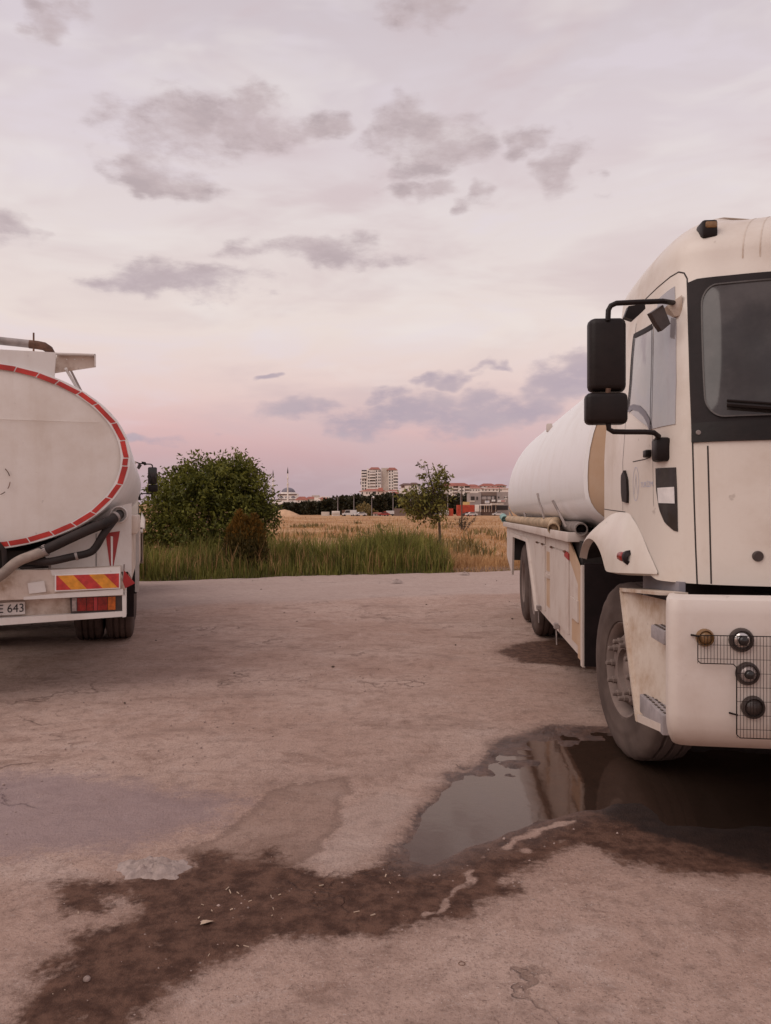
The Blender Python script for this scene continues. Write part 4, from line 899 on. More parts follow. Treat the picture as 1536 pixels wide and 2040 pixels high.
# rear bodywork under the tank
SB = .16
w = MB().prism([P(q[0], q[1], SB) for q in [(262,1003),(232,1010),(205,1042),(150,1075),(98,1104),(-60,1112),(-60,1140),(255,1140),(262,1152)]], (0, .06, 0)); rp = LB(w, 'rear_panel', 'truck_white', None, None, 'white sheet panel under the tank')
w = MB().prism([P(q[0], q[1], SB-.004) for q in [(-90,1098),(70,1098),(92,1112),(92,1132),(-90,1136)]], (0, .003, 0)); LB(w, 'panel_opening', 'underside', rp)
w = MB().prism([P(q[0], q[1], SB-.004) for q in [(210,1063),(239,1059),(226,1130),(219,1130)]], (0, .003, 0)); LB(w, 'warning_triangle', 'red_paint', rp)
w = MB().prism([P(q[0], q[1], SB-.007) for q in [(220.5,1069),(225,1070),(224.5,1129),(221.5,1129)]], (0, .002, 0)); LB(w, 'triangle_bar', 'white_tape', rp)
w = MB().tube([P(191.5, 1064, SB-.004), P(191.5, 1131, SB-.004)], .003, 4); LB(w, 'panel_seam', 'seam', rp)
# hose tube socket
c = P(237, 1026, SB-.01); w = MB().lathe([(.074, .6), (.074, -.03), (.066, -.036), (.060, -.03), (.060, .5), (0, .5)], 24, 'y', c); LB(w, 'hose_socket', 'truck_white', rp, 40)
w = MB().lathe([(.058, .02), (.058, .3), (0, .31)], 20, 'y', c); LB(w, 'socket_inside', 'underside', rp, 40)
# side body along the tank (catwalk box, mudguard)
xr = P(262, 1100, SB)[0]
w = MB().box(xr-.03, xr, SB+.06, 2.2, .93, 1.50); w.box(xr-.03, xr, 3.75, 6.5, .75, 1.35); sb = LB(w, 'side_panel', 'truck_stained', None)
w = MB().rbox(xr-.02, xr+.05, SB+.08, 2.2, 1.33, 1.50, .02); LB(w, 'side_rail', 'truck_stained', sb, 40)
w = MB()
n = 16
pts = [(math.cos(math.pi*k/n)*.68, math.sin(math.pi*k/n)*.62+.60) for k in range(n+1)]
for k in range(n): a_, b_ = pts[k], pts[k+1]; w.add([(xr-.55, 3.0+a_[0], a_[1]), (xr+.01, 3.0+a_[0], a_[1]), (xr+.01, 3.0+b_[0], b_[1]), (xr-.55, 3.0+b_[0], b_[1])], [(0,1,2,3)])
LB(w, 'mudguard', 'black_plastic', sb, 60)
w = MB().box(xr-.01, xr+.035, 2.28, 2.33, .62, 1.36); LB(w, 'mudguard_stay', 'truck_white', sb)
w = MB().box(xr-.55, xr-.02, 2.22, 2.24, .35, 1.0); LB(w, 'mud_flap', 'black_rubber', sb)
# bumper assembly
S1 = -.02
w = MB().prism([P(q[0], q[1], S1) for q in [(-700,1162),(-60,1139),(100,1136),(240,1130),(240,1146),(250,1176),(250,1187),(0,1197),(-700,1228)]], (0, .22, 0)); bp = LB(w, 'rear_bumper', 'truck_stained', None, None, 'stained white rear bumper')
w = MB().prism([P(q[0], q[1], S1-.012) for q in [(100,1136.5),(240,1130.5),(240,1144),(104,1148)]], (0, .011, 0)); LB(w, 'bumper_top', 'truck_white', bp)
w = MB().prism([P(q[0], q[1], S1-.012) for q in [(47,1190.5),(110,1184),(245,1174),(245,1186),(47,1196)]], (0, .011, 0)); LB(w, 'bumper_lip', 'truck_white', bp)
w = MB().prism([P(q[0], q[1], S1+.10) for q in [(-700,1224),(0,1194),(246,1185),(246,1226),(-700,1280)]], (0, .02, 0)); LB(w, 'lamp_board', 'truck_stained', bp)
w = MB().prism([P(q[0], q[1], S1) for q in [(-700,1270),(0,1233),(244,1219),(244,1229.5),(0,1247),(-700,1292)]], (0, .12, 0)); LB(w, 'bumper_beam', 'truck_white', bp)
w = MB().prism([P(q[0], q[1], S1) for q in [(243,1178),(251,1176),(251,1230),(244,1231)]], (0, .20, 0)); LB(w, 'bumper_end', 'truck_white', bp)
w = MB().prism([P(q[0], q[1], S1-.016) for q in [(55,1163),(88,1158),(92,1180),(58,1184)]], (0, .004, 0)); LB(w, 'repaint_patch', 'truck_white', bp)
# striped marker board
A, B, C, D = (112,1148), (237,1143.5), (237,1171.5), (112,1177)
w = MB().prism([P(q[0], q[1], S1-.022) for q in [(109,1146),(239.5,1141.5),(239.5,1173.5),(109,1179.5)]], (0, .009, 0)); mk = LB(w, 'marker_board', 'white_tape', bp)
def mk_pt(x, y): return P(A[0]+(B[0]-A[0])*x, A[1]+(B[1]-A[1])*x+((D[1]-A[1])*(1-x)+(C[1]-B[1])*x)*y, S1-.026)
sk = .22; cuts = [-.25, .02, .27, .52, .76, 1.0]
for k in range(5):
    q = []
    for x, y in ((cuts[k], 0), (cuts[k+1], 0), (cuts[k+1]+sk, 1), (cuts[k]+sk, 1)): q.append((x, y))
    # clip to the board
    def clip(poly, f, g):
        o = []
        for i in range(len(poly)):
            p, n_ = poly[i], poly[(i+1) % len(poly)]; fp, fn = f(p), f(n_)
            if fp >= 0: o.append(p)
            if fp*fn < 0: t = fp/(fp-fn); o.append((p[0]+(n_[0]-p[0])*t, p[1]+(n_[1]-p[1])*t))
        return o
    q = clip(clip(q, lambda p: p[0], 0), lambda p: 1-p[0], 0)
    if len(q) > 2: LB(MB().prism([mk_pt(*p) for p in q], (0, .0035, 0)), 'marker_stripe', ('red_sign', 'amber_sign')[k % 2], mk)
# tail lamp cluster
w = MB().prism([P(q[0], q[1], S1+.035) for q in [(139,1190),(244,1186.5),(244,1219),(141,1223)]], (0, .07, 0)); tl = LB(w, 'tail_lamp', 'lamp_dark', bp)
for x0, x1, mt in ((143.5,152.5,'lens_clear'), (154,172,'lens_red'), (173,186,'lens_red'), (187,194,'red_paint'), (195,214,'lens_red'), (215,230,'lens_amber')):
    f = lambda x, t: (1190.5-(x-139)*.033) if t else (1221-(x-139)*.036)
    w = MB().prism([P(x0, f(x0, 1)+2, S1+.02), P(x1, f(x1, 1)+2, S1+.02), P(x1, f(x1, 0)-2, S1+.02), P(x0, f(x0, 0)-2, S1+.02)], (0, .025, 0)); LB(w, 'lamp_lens', mt, tl)
# number plate
w = MB().prism([P(q[0], q[1], S1+.06) for q in [(-75,1207),(49,1199.5),(50,1224.5),(-74,1231)]], (0, .02, 0)); npl = LB(w, 'number_plate', 'plate_white', bp)
a_, b_, c_ = P(-3, 1222.5, S1+.057), P(47, 1219.5, S1+.057), P(-3, 1206, S1+.057)
me = text_mesh('E 643', 1, 'letter_black', 'plate_lettering'); xs = [v.co.x for v in me.vertices]; ys = [v.co.y for v in me.vertices]; x0, x1, y1 = min(xs), max(xs), max(ys)
for v in me.vertices:
    fx, fy = (v.co.x-x0)/(x1-x0), v.co.y/y1; v.co = (a_[0]+(b_[0]-a_[0])*fx+(c_[0]-a_[0])*fy, a_[1]+v.co.z, a_[2]+(b_[2]-a_[2])*fx+(c_[2]-a_[2])*fy)
o = bpy.data.objects.new('plate_lettering', me); col.objects.link(o); o.parent = npl
# red triangle reflector on its stalk
q0, q1, q2 = P(247, 1137, S1), P(269, 1163, S1+.04), P(243, 1176, S1); w = MB().prism([q0, q1, q2], (0, .012, 0)); tr = LB(w, 'triangle_reflector', 'red_paint', bp)
w = MB().tube([P(247.5, 1125, S1+.01), P(243, 1180, S1+.01)], .007, 6); LB(w, 'reflector_stalk', 'steel', tr)
w = MB().tube([P(40, 1133, S1+.05), P(99, 1130, S1+.05)], .010, 8); w2 = MB().tube([P(99, 1127, S1+.05), P(99, 1136, S1+.05)], .012, 8); LB(w, 'release_rod', 'seam', bp); LB(w2, 'rod_end', 'steel', bp)
# hook of dark pipe at the centre
w = MB().tube([P(-40, 1065, -.06), P(-5, 1082, -.06), P(8, 1098, -.05), P(10, 1140, -.02)], .02, 10); LB(w, 'drain_pipe', 'hose_dark', None, 50)
# chassis, wheels, cab
ch = MB()
for x in (-.45, .45): ch.box(x-.05, x+.05, .2, 9.8, .75, 1.02)
ch.box(-1.0, 1.0, .26, .4, .72, 1.1); ch.box(-.75, .75, 7.5, 8.7, .5, 1.3); ch.box(-1.0, 1.0, .45, 7.2, 1.03, 1.25)
for s in (3.0, 4.3, 8.65): ch.tube([(-.9, s, .545), (.9, s, .545)], .08, 10)
LB(ch, 'chassis', 'underside')
for s in (3.0, 4.3):
    add_wheel(lt, (xr-.19, s, TY), 'rear', 0, True); add_wheel(lt, (xr-.53, s, TY), 'rear'); add_wheel(lt, (-xr+.19, s, TY), 'rear'); add_wheel(lt, (-xr+.53, s, TY), 'rear', 0, True)
add_wheel(lt, (.98, 8.65, TY), 'front', 0, True); add_wheel(lt, (-.98, 8.65, TY), 'front')
skip = ('wheel', 'chassis', 'tank', 'locker_box')
for c in list(truck.children):
    if c.name.split('.')[0] in skip: continue
    k = copy_tree(c, lt)
    if c.name.split('.')[0] == 'cab': k.scale = (.95, 1, .925)
    k.location = (0, 8.65, 0); k.rotation_euler = (0, 0, math.pi)
WL = Matrix.Translation(lt.location) @ Matrix.Rotation(PH, 4, 'Z')
hose('rubber_hose', [P(-260, 1190, -.10), P(-120, 1178, -.12), P(-40, 1168, -.12), P(0, 1148, -.11), P(35, 1120, -.10), P(70, 1106, -.08), P(92, 1098, -.03)], .042, 'hose_tan', 'pale grey hose drooping over the left tanker bumper', M=WL, hollow=False)
hose('rubber_hose', [P(60, 1108, -.03), P(100, 1092, -.06), P(140, 1073, -.07), P(180, 1055, -.06), P(212, 1042, -.03), P(232, 1030, .05), P(240, 1024, .25)], .042, 'hose_dark', 'thick dark hose running from the round socket under the red ring', M=WL, hollow=False)
hose('rubber_hose', [P(55, 1118, -.02), P(95, 1120, -.05), P(140, 1111, -.05), P(175, 1103, -.04), P(190, 1092, -.03), P(207, 1064, -.02), P(225, 1040, .05), P(233, 1031, .2)], .032, 'hose_dark', 'thinner dark hose looping lowest across the white rear panel', M=WL, hollow=False)

for nm, (q0, q1), r_ in (('hose_clamp', (P(228, 1032, .02), P(232, 1029.5, .035)), .047), ('hose_clamp', (P(88, 1098.5, -.045), P(94, 1096, -.05)), .050), ('hose_clamp', (P(150, 1109.5, -.05), P(155, 1108.2, -.05)), .036)):
    LB(MB().tube([q0, q1], r_, 16), nm, 'steel')
# weld seam and drip stains on the tank end
for z0 in (.33,):
    pts = [(LA*.90*math.sqrt(max(0, 1-(z0/.775)**2))*k, -.034, LZ+z0*.9+.0) for k in np.linspace(-.98, .98, 30)]
    LB(MB().tube([(x, -.012-.026*(1-(abs(x)/1.24)**2.2*.9-.25), z) for x, y, z in pts], .0028, 5), 'weld_seam', 'tank_rear', ltank)

# ================================================================== plants
def rand_dirs(n): v = rng.normal(size=(n, 3)); return v/np.linalg.norm(v, axis=1, keepdims=True)
def leaves_mesh(name, Pp, D, Nn, size, mat, parent, aspect=.42):
    """folded diamond leaves: base point, direction, normal"""
    n = len(Pp); Nn = Nn-D*(Nn*D).sum(1, keepdims=True); Nn /= np.linalg.norm(Nn, axis=1, keepdims=True)+1e-9; S = np.cross(D, Nn); L = size[:, None]
    v = np.stack([Pp, Pp+D*L*.5+S*L*aspect*.5+Nn*L*.08, Pp+D*L, Pp+D*L*.5-S*L*aspect*.5+Nn*L*.08], 1).reshape(-1, 3); b = np.arange(n)[:, None]*4
    return np_mesh(name, v, np.concatenate([b+np.array([[0,1,2]]), b+np.array([[0,2,3]])]), mat, parent)
def make_tree(name, label, loc, blobs, n_twig, per, leaf, mat, trunk, group=None, droop=.0, cat='tree', spread=.5, upbias=.3):
    """blobs: (x,y,z,rx,ry,rz,weight) crown lobes; twigs grow outwards from each lobe's heart"""
    root = empty(name, loc); tag(root, label, cat, group); bl = np.array(blobs, float); w = bl[:, 6]/bl[:, 6].sum()
    k = rng.choice(len(bl), n_twig, p=w); d_ = rand_dirs(n_twig); rad = rng.random(n_twig)**.42*(1+.16*rng.normal(size=n_twig)*.6)
    base = bl[k, :3]+d_*bl[k, 3:6]*rad[:, None]; gd = d_+np.array([0, 0, upbias])+.5*rand_dirs(n_twig); gd /= np.linalg.norm(gd, axis=1, keepdims=True)
    tl = spread*(.5+rng.random(n_twig)); t = rng.random((n_twig, per)); Pp = base[:, None]+gd[:, None]*(t*tl[:, None])[..., None]+rng.normal(size=(n_twig, per, 3))*leaf*.45
    D = gd[:, None]*.5+rng.normal(size=(n_twig, per, 3))*.75+np.array([0, 0, -droop]); D = (D/np.linalg.norm(D, axis=2, keepdims=True)).reshape(-1, 3); Pp = Pp.reshape(-1, 3)
    Nn = rng.normal(size=D.shape)*.7+np.array([0, 0, .9]); keep = Pp[:, 2] > .02; Pp, D, Nn = Pp[keep], D[keep], Nn[keep]
    leaves_mesh('crown', Pp, D, Nn, leaf*(.6+.8*rng.random(len(Pp))), mat, root)
    mb = MB(); tw = MB()
    for pts, rs in trunk: mb.tube(pts, rs, 8)
    for i in range(0, n_twig, max(1, n_twig//220)): b = Vector(base[i]); e = b+Vector(gd[i])*tl[i]; hrt = Vector(bl[k[i], :3]); tw.tube([tuple(hrt.lerp(b, .25)-Vector((0,0,.1))), tuple(b), tuple(e)], [leaf*.09, leaf*.06, leaf*.025], 4, False)
    tr_ = mb.build('trunk', 'bark', root, 60); tw.build('twigs', 'bark', tr_)
    return root
D1 = 21.0; gx = lambda px, d_=D1: at(px, d_); gz = lambda py, d_=D1: zat(py, d_)
bx = gx(415)
def bl(px, py, rx, rz, w, dy=0, d_=D1, x0=bx, ry=None): s = d_/F; return (at(px, d_)-x0, dy, zat(py, d_), rx*s, (ry or rx)*s, rz*s, w)
make_tree('bushy_tree', 'broad dense green bushy tree behind the left tanker', (bx, D1, 0),
    [bl(420,1010,110,75,5), bl(446,968,66,46,3), bl(372,990,66,42,2.6), bl(322,1040,50,52,1.7), bl(492,1003,44,50,2.0), bl(460,935,34,22,.8), bl(392,945,30,20,.6), bl(340,972,26,18,.4), bl(512,1000,18,38,.4), bl(532,1035,22,24,.45), bl(410,1075,110,48,3), bl(300,1080,30,50,1), bl(482,945,24,18,.3)],
    2500, 11, .115, 'leaf_green', [([(0,0,0), (.05,0,.6), (.1,.05,1.3)], [.10,.08,.05]), ([(0,0,.3), (-.6,.1,1.0), (-1.0,.1,1.6)], [.06,.05,.03]), ([(.05,0,.4), (.6,-.1,1.1), (1.0,-.1,1.9)], [.06,.05,.03])], droop=.25, spread=.30)
D2 = 26.0; tx = gx(872, D2)
bl2 = lambda px, py, rx, rz, w: bl(px, py, rx, rz, w, 0, D2, tx)
make_tree('young_tree', 'slender young tree with a sparse leafy top standing in the field', (tx, D2, 0),
    [bl2(845,1000,42,30,3.2), bl2(862,975,26,24,1.6), bl2(815,1005,20,18,.7), bl2(868,1010,24,22,1.2), bl2(850,1022,35,13,1.2), bl2(855,945,15,14,.36), bl2(845,931,8,8,.15), bl2(876,944,10,9,.20), bl2(891,950,9,10,.2), bl2(870,962,20,10,.34), bl2(868,936,7,5,.10)],
    270, 9, .13, 'leaf_young', [([(.1,0,0), (.08,0,.6), (.05,0,1.2), (-.1,0,1.9), (-.25,0,2.6), (-.35,0,3.1)], [.05,.045,.04,.03,.02,.01]), ([(.05,0,1.2), (-.4,.1,1.6), (-.8,.1,1.8)], [.025,.02,.01]), ([(.0,0,1.6), (.2,0,2.2), (.3,0,2.7)], [.02,.015,.008])], droop=.2, spread=.22)
D3 = 19.2
def conifer(name, label, px, py_top, d_, lobes, mat):
    x0 = at(px, d_); root = empty(name, (x0, d_, 0)); tag(root, label, 'shrub'); Ps, Ds, Ss = [], [], []
    for (lpx, tpy, wpx, n) in lobes:
        top = zat(tpy, d_); cx_ = at(lpx, d_)-x0; rr = wpx/F*d_
        t = rng.random(n)**.55; ang = rng.random(n)*2*math.pi; prof = np.sqrt(np.clip(1-t**1.7, 0, 1))*(.65+.35*np.sin(np.clip(t*3, 0, math.pi)))
        r_ = rr*prof*(.55+.5*rng.random(n)); p = np.stack([cx_+r_*np.cos(ang), r_*np.sin(ang), .05+t*(top-.05)*.93], 1); d0 = np.stack([np.cos(ang)*.35, np.sin(ang)*.35, np.ones(n)], 1)+rng.normal(size=(n, 3))*.22
        Ps.append(p); Ds.append(d0/np.linalg.norm(d0, axis=1, keepdims=True)); Ss.append(.06+.09*rng.random(n))
    Pp, Dd, Sz = np.concatenate(Ps), np.concatenate(Ds), np.concatenate(Ss); top_ = Pp[:, 2]+rng.normal(size=len(Pp))*.16 > .92; Dd = Dd+rng.normal(size=Dd.shape)*.25; Dd /= np.linalg.norm(Dd, axis=1, keepdims=True); Nr = rng.normal(size=Pp.shape)
    leaves_mesh('crown', Pp[top_], Dd[top_], Nr[top_], Sz[top_]*1.0, mat, root, .30); leaves_mesh('inner_foliage', Pp[~top_], Dd[~top_], Nr[~top_], Sz[~top_]*1.1, 'leaf_dark', root, .34)
    MB().tube([(0,0,0), (0,0,.7)], [.05,.02], 6).build('trunk', 'bark', root)
conifer('golden_shrub', 'ochre conifer shrub at the foot of the bushy tree', 487, 1012, D3, [(477,1014,17,1100), (488,1026,20,1200), (506,1022,19,1300), (517,1040,16,900), (461,1044,17,900), (494,1046,34,1500), (470,1030,15,700), (512,1030,14,600)], 'leaf_ochre')

def blades(name, label, X, Y, Z, H, W, mat, lean=.35, parent=None):
    n = len(X); a = rng.random(n)*2*math.pi; l = np.abs(rng.normal(size=n))*lean; dx, dy = np.cos(a)*l*H, np.sin(a)*l*H; b = rng.random(n)*math.pi; sx, sy = np.cos(b)*W/2, np.sin(b)*W/2
    v = np.zeros((n, 5, 3)); v[:, 0] = np.stack([X-sx, Y-sy, Z], 1); v[:, 1] = np.stack([X+sx, Y+sy, Z], 1)
    v[:, 2] = np.stack([X-sx*.8+dx*.3, Y-sy*.8+dy*.3, Z+H*.58], 1); v[:, 3] = np.stack([X+sx*.8+dx*.3, Y+sy*.8+dy*.3, Z+H*.58], 1); v[:, 4] = np.stack([X+dx, Y+dy, Z+H*(1-.25*np.minimum(l, 1))], 1)
    o0 = np.arange(n)[:, None]*5; Fc = np.concatenate([o0+np.array([[0,1,3]]), o0+np.array([[0,3,2]]), o0+np.array([[2,3,4]])])
    o = np_mesh(name, v.reshape(-1, 3), Fc, mat, parent)
    if label: tag(o, label, kind='stuff')
    return o
def edge_pts(n, x0, x1, lo, hi):
    X = rng.uniform(x0, x1, n); Y = yedge(X)+lo+(hi-lo)*rng.random(n); return X, Y
# tall green reeds along the far edge of the yard
n = 15000; X, Y = edge_pts(n, -9.0, 1.75, .08, 2.4); H = (.36+.50*rng.random(n)**1.3)*(.45+1.0*(vnoise(X*1.1, Y*1.3)))*sm(Y-yedge(X)-.30*vnoise(X*.9+30, X*0+2), -.25, .45)*(.55+.45*sm(1.8-X, 0, .6))
H *= 1+.28*np.exp(-((X-.4)/.9)**2)+.30*np.exp(-((X+4.6)/1.6)**2)*.3; keep = H > .12
blades('reeds', 'tall green reed grass along the far edge of the yard', X[keep], Y[keep], terrain_z(X, Y)[keep]-.02, H[keep]*1.12, .012+.014*rng.random(keep.sum()), 'reed', .34)
n = 2200; X, Y = edge_pts(n, -9.0, 1.9, .35, 2.6); blades('dry_stalks', 'dry straw coloured stalks among the green reeds', X, Y, terrain_z(X, Y)-.02, .5+.6*rng.random(n)*rng.random(n), .007+.006*rng.random(n), 'dry_blade', .32)
# dry grass: verge and field
n = 9000; X, Y = edge_pts(n, .9, 9.5, .05, 3.0); H = (.10+.25*rng.random(n))*(.5+vnoise(X*1.7, Y*1.7))*(.3+.7*sm(Y-yedge(X), 0, 1.4))
blades('dry_verge', 'short golden dry grass along the verge beside the right tanker', X, Y, terrain_z(X, Y)-.02, H, .010+.010*rng.random(n), 'dry_blade', .45)
n = 2200; X, Y = edge_pts(n, -9, 9.5, -.05, .5); blades('edge_weeds', 'low weeds at the broken edge of the yard', X, Y, terrain_z(X, Y)-.02, .05+.10*rng.random(n), .012+.01*rng.random(n), 'weed', .5)
n = 34000; dd = 1/rng.uniform(1/190, 1/21.5, n); X = dd*rng.uniform(-.36, .24, n); Y = dd; cl = vnoise(X*.35+9, Y*.12)
H = (.06+.15*rng.random(n)**2)*(.3+1.4*cl)*(1+dd/120); blades('dry_grass', 'dry golden grass covering the fallow field', X, Y, terrain_z(X, Y)-.03, H, (.012+.012*rng.random(n))*(1+dd/38), 'dry_blade', .6)
n = 2600; c = 1/rng.uniform(1/150, 1/23, 130); cx_ = c*rng.uniform(-.34, .22, 130); k = rng.integers(0, 130, n); X = cx_[k]+rng.normal(size=n)*.35*(c[k]/40)**.5; Y = c[k]+rng.normal(size=n)*.4; blades('field_weeds', 'olive weeds dotted through the dry field', X, Y, terrain_z(X, Y)-.03, (.25+.4*rng.random(n)), .03+.02*rng.random(n)+c[k]*.0009, 'weed', .5)
# leafy weed clump in the middle of the field, small dark shrub by the pole
def weed(name, label, px, d_, h, w, n, mat, cat='weed'):
    root = empty(name, (at(px, d_), d_, float(terrain_z(at(px, d_), d_)))); tag(root, label, cat); st = MB(); Ps, Ds = [], []
    for i in range(n):
        a = random.random()*6.28; r_ = w*random.random(); e = Vector((r_*math.cos(a), r_*math.sin(a), h*(.55+.45*random.random()))); st.tube([(e.x*.2, e.y*.2, 0), (e.x*.6, e.y*.6, e.z*.6), tuple(e)], [.012, .009, .004], 4, False)
        for j in range(9): t = .3+.7*random.random(); p = Vector((e.x*t, e.y*t, e.z*t)); Ps.append(p+Vector(rng.normal(size=3)*.05)); Ds.append(rng.normal(size=3)*.8+np.array([0, 0, .3]))
    Ps, Ds = np.array(Ps), np.array(Ds); Ds /= np.linalg.norm(Ds, axis=1, keepdims=True); leaves_mesh('leaves', Ps, Ds, rng.normal(size=Ps.shape), .10+.10*rng.random(len(Ps)), mat, root); st.build('stems', 'bark', root)
weed('tall_weed', 'tall leafy weed clump rising from the reeds at their middle', 738, 22.5, 1.05, .62, 22, 'weed'); weed('tall_weed', 'small dark shrub at the foot of the thin pole in the field', 922, 62, 1.5, 1.3, 26, 'leaf_far', 'shrub')
pm = MB().tube([(0,0,0), (0,0,3.6)], [.06,.05], 6); po = pm.build('thin_pole', 'bark'); po.location = (at(921, 62), 62.4, float(terrain_z(at(921, 62), 62.4))-.05); tag(po, 'thin dark post in the field in front of the red container', 'post')

# ================================================================== the far side of the field
plain('far_white', (.80,.74,.68), .8, 0, .08, .3, 0); plain('far_beige', (.58,.51,.44), .8, 0, .08, .3, 0); plain('far_grey', (.34,.29,.27), .85, 0, .12, .3, 0)
plain('far_brown', (.20,.14,.115), .85, 0, .12, .3, 0); plain('roof_red', (.31,.095,.065), .8, 0, .2, .5, 0); plain('roof_brown', (.13,.065,.05), .8, 0, .2, .5, 0)
plain('far_dark', (.03,.022,.02), .5, 0, .2, 1, 0); plain('dome_lead', (.17,.15,.18), .6, 0, .1, .4, 0); plain('container_red', (.50,.075,.035), .6, 0, .15, 1, 0)
plain('sign_yellow', (.60,.42,.16), .6, 0, .1, 1, 0); plain('car_white', (.62,.60,.58), .35, 0, .03, 1, 0); plain('car_red', (.33,.05,.04), .35, 0, .05, 1, 0); plain('car_dark', (.10,.09,.09), .35, 0, .05, 1, 0)
plain('sand', (.56,.36,.22), 1, 0, .12, .8, .3); plain('post_grey', (.26,.22,.21), .7, 0, .1, 2, 0); plain('lamp_glow_white', (.8,.77,.74), .3, 0, .03, 2, 0)
UNIT = {}
def unit(mat):
    if mat not in UNIT: UNIT[mat] = MB().box(-.5, .5, -.5, .5, -.5, .5).mesh('block', mat)
    return UNIT[mat]
def block(name, mat, parent, x, y, z, sx, sy, sz):
    o = bpy.data.objects.new(name, unit(mat)); col.objects.link(o); o.parent = parent; o.location = (x, y, z); o.scale = (sx, sy, sz); return o
def hip(x0, x1, y0, y1, z0, z1, ridge=.35, over=.5):
    x0 -= over; x1 += over; y0 -= over; y1 += over; ym = (y0+y1)/2; r_ = (x1-x0)*ridge
    return MB().add([(x0,y0,z0),(x1,y0,z0),(x1,y1,z0),(x0,y1,z0),(x0+r_,ym,z1),(x1-r_,ym,z1)], [(0,1,5,4),(1,2,5),(2,3,4,5),(3,0,4),(0,3,2,1)])
class Bld:
    def __init__(s, name, label, px, d_, cat='building', group=None):
        s.d = d_; s.k = d_/F; s.x0 = at(px, d_); s.z0 = float(terrain_z(s.x0, d_)); s.r = empty(name, (s.x0, d_, s.z0)); tag(s.r, label, cat, group)
    def X(s, px): return at(px, s.d)-s.x0
    def Z(s, py): return zat(py, s.d)-s.z0
    def wall(s, p0, p1, top, mat, dep=12, y0=0, bottom=None, name='wall'):
        zb = -1.0 if bottom is None else s.Z(bottom); z1 = s.Z(top); return MB().box(s.X(p0), s.X(p1), y0, y0+dep, zb, z1).build(name, mat, s.r)
    def roof(s, p0, p1, eave, peak, mat='roof_red', dep=12, y0=0, ridge=.3, over=.5): return hip(s.X(p0), s.X(p1), y0, y0+dep, s.Z(eave), s.Z(peak), ridge, over).build('roof', mat, s.r)
    def win(s, p0, p1, t, b, mat='far_dark', y0=0, name='window', dep=.24): return block(name, mat, s.r, (s.X(p0)+s.X(p1))/2, y0-dep/2+.06, (s.Z(t)+s.Z(b))/2, abs(s.X(p1)-s.X(p0)), dep, abs(s.Z(t)-s.Z(b)))
    def grid(s, cols, rows, w, h, **k):
        for c in cols:
            for r_ in rows: s.win(c-w/2, c+w/2, r_-h/2, r_+h/2, **k)
    def balcony(s, p0, p1, t, b, y0=0, dark=True):
        s.win(p0, p1, t-2.6, t, 'far_dark' if dark else 'far_grey', y0, 'recess', .2); block('balcony', 'far_white', s.r, (s.X(p0)+s.X(p1))/2, y0-.7, (s.Z(t)+s.Z(b))/2, abs(s.X(p1)-s.X(p0)), 1.3, abs(s.Z(t)-s.Z(b)))
DT = 600
b = Bld('apartment_tower', 'left white apartment tower with dark stacked balconies', 738, DT, 'building', 'apartment towers')
b.wall(719.5, 733, 938, 'far_white', 14); b.wall(733, 759, 937, 'far_white', 16, -2); b.roof(736, 757, 936.5, 931, ridge=.2, y0=-2, dep=16)
b.wall(731, 735, 934.5, 'far_white', 8, -1)
for i, y in enumerate((940, 945.5, 951)): b.balcony(720.5, 730.5, y, y+3.2)
b.grid((723, 728), (957, 963, 969, 975), 2.6, 3.2); b.grid((733.6, 735.2), (941, 947, 953, 959, 965, 971), 1.0, 3.0, y0=-2)
for i, y in enumerate((941.5, 947.2, 952.8, 958.6, 964.4, 970.6)): b.balcony(737, 748, y+2.0, y+4.6, -2, i in (2, 3))
b.grid((750, 755), (940, 946, 952, 958, 964, 970), 2.0, 3.2, y0=-2); b.grid((758,), (939.5, 946, 952, 958, 964), 1.0, 3.6, y0=-2); b.win(717.8, 719.5, 954, 957, y0=4); b.win(717.8, 719.5, 960, 966, y0=4)
b = Bld('apartment_tower', 'right apartment tower with a blank beige side wall', 777, DT, 'building', 'apartment towers')
b.wall(759.5, 774, 933, 'far_beige', 16, 1); b.wall(774, 792, 938, 'far_white', 16, -1); b.roof(771, 791, 937.5, 931.5, ridge=.25, y0=-1, dep=16)
b.grid((776.5,), (940, 945.8, 951.6, 957.4, 963.2, 969, 974.8), 2.2, 3.2, y0=-1); b.grid((781.5,), (940, 945.8, 951.6, 957.4, 963.2, 969, 974.8), 1.6, 3.2, y0=-1)
for i, y in enumerate((945, 951, 957, 963, 969, 975)): b.balcony(784, 793, y, y+3, -1, i in (2, 3))
b = Bld('low_building', 'long low building with red roofs at the foot of the towers', 755, 560)
b.wall(718.5, 798, 979, 'far_white', 14); b.roof(716, 772, 980, 974.5, ridge=.3); b.roof(754, 762, 979.5, 972.5, ridge=.1, y0=-1, dep=6); b.roof(768, 800, 981, 976, 'roof_red', ridge=.3, y0=1)
b.win(742.5, 749, 979.8, 985); b.grid((722, 731, 736, 754, 764, 770, 778), (983.5,), 2.0, 4.0); b.roof(778, 794, 984, 980.5, y0=-6, dep=6)
b = Bld('terrace_house', 'white house with dark brown gables right of the towers', 816, 500)
b.wall(799, 834, 968, 'far_white', 12); b.roof(797, 822, 967.5, 963, 'roof_brown'); b.roof(815, 836, 966, 961.5, 'roof_brown', y0=2); b.win(799.5, 806, 968.5, 972.5, 'roof_brown'); b.win(811, 815, 968, 974, 'far_white'); b.win(806.5, 811.5, 975, 981); b.grid((821, 828), (971, 978), 3, 3.4)
b = Bld('housing_block', 'white four storey block with red roof behind the young tree', 908, 480, 'building', 'housing blocks on the rise')
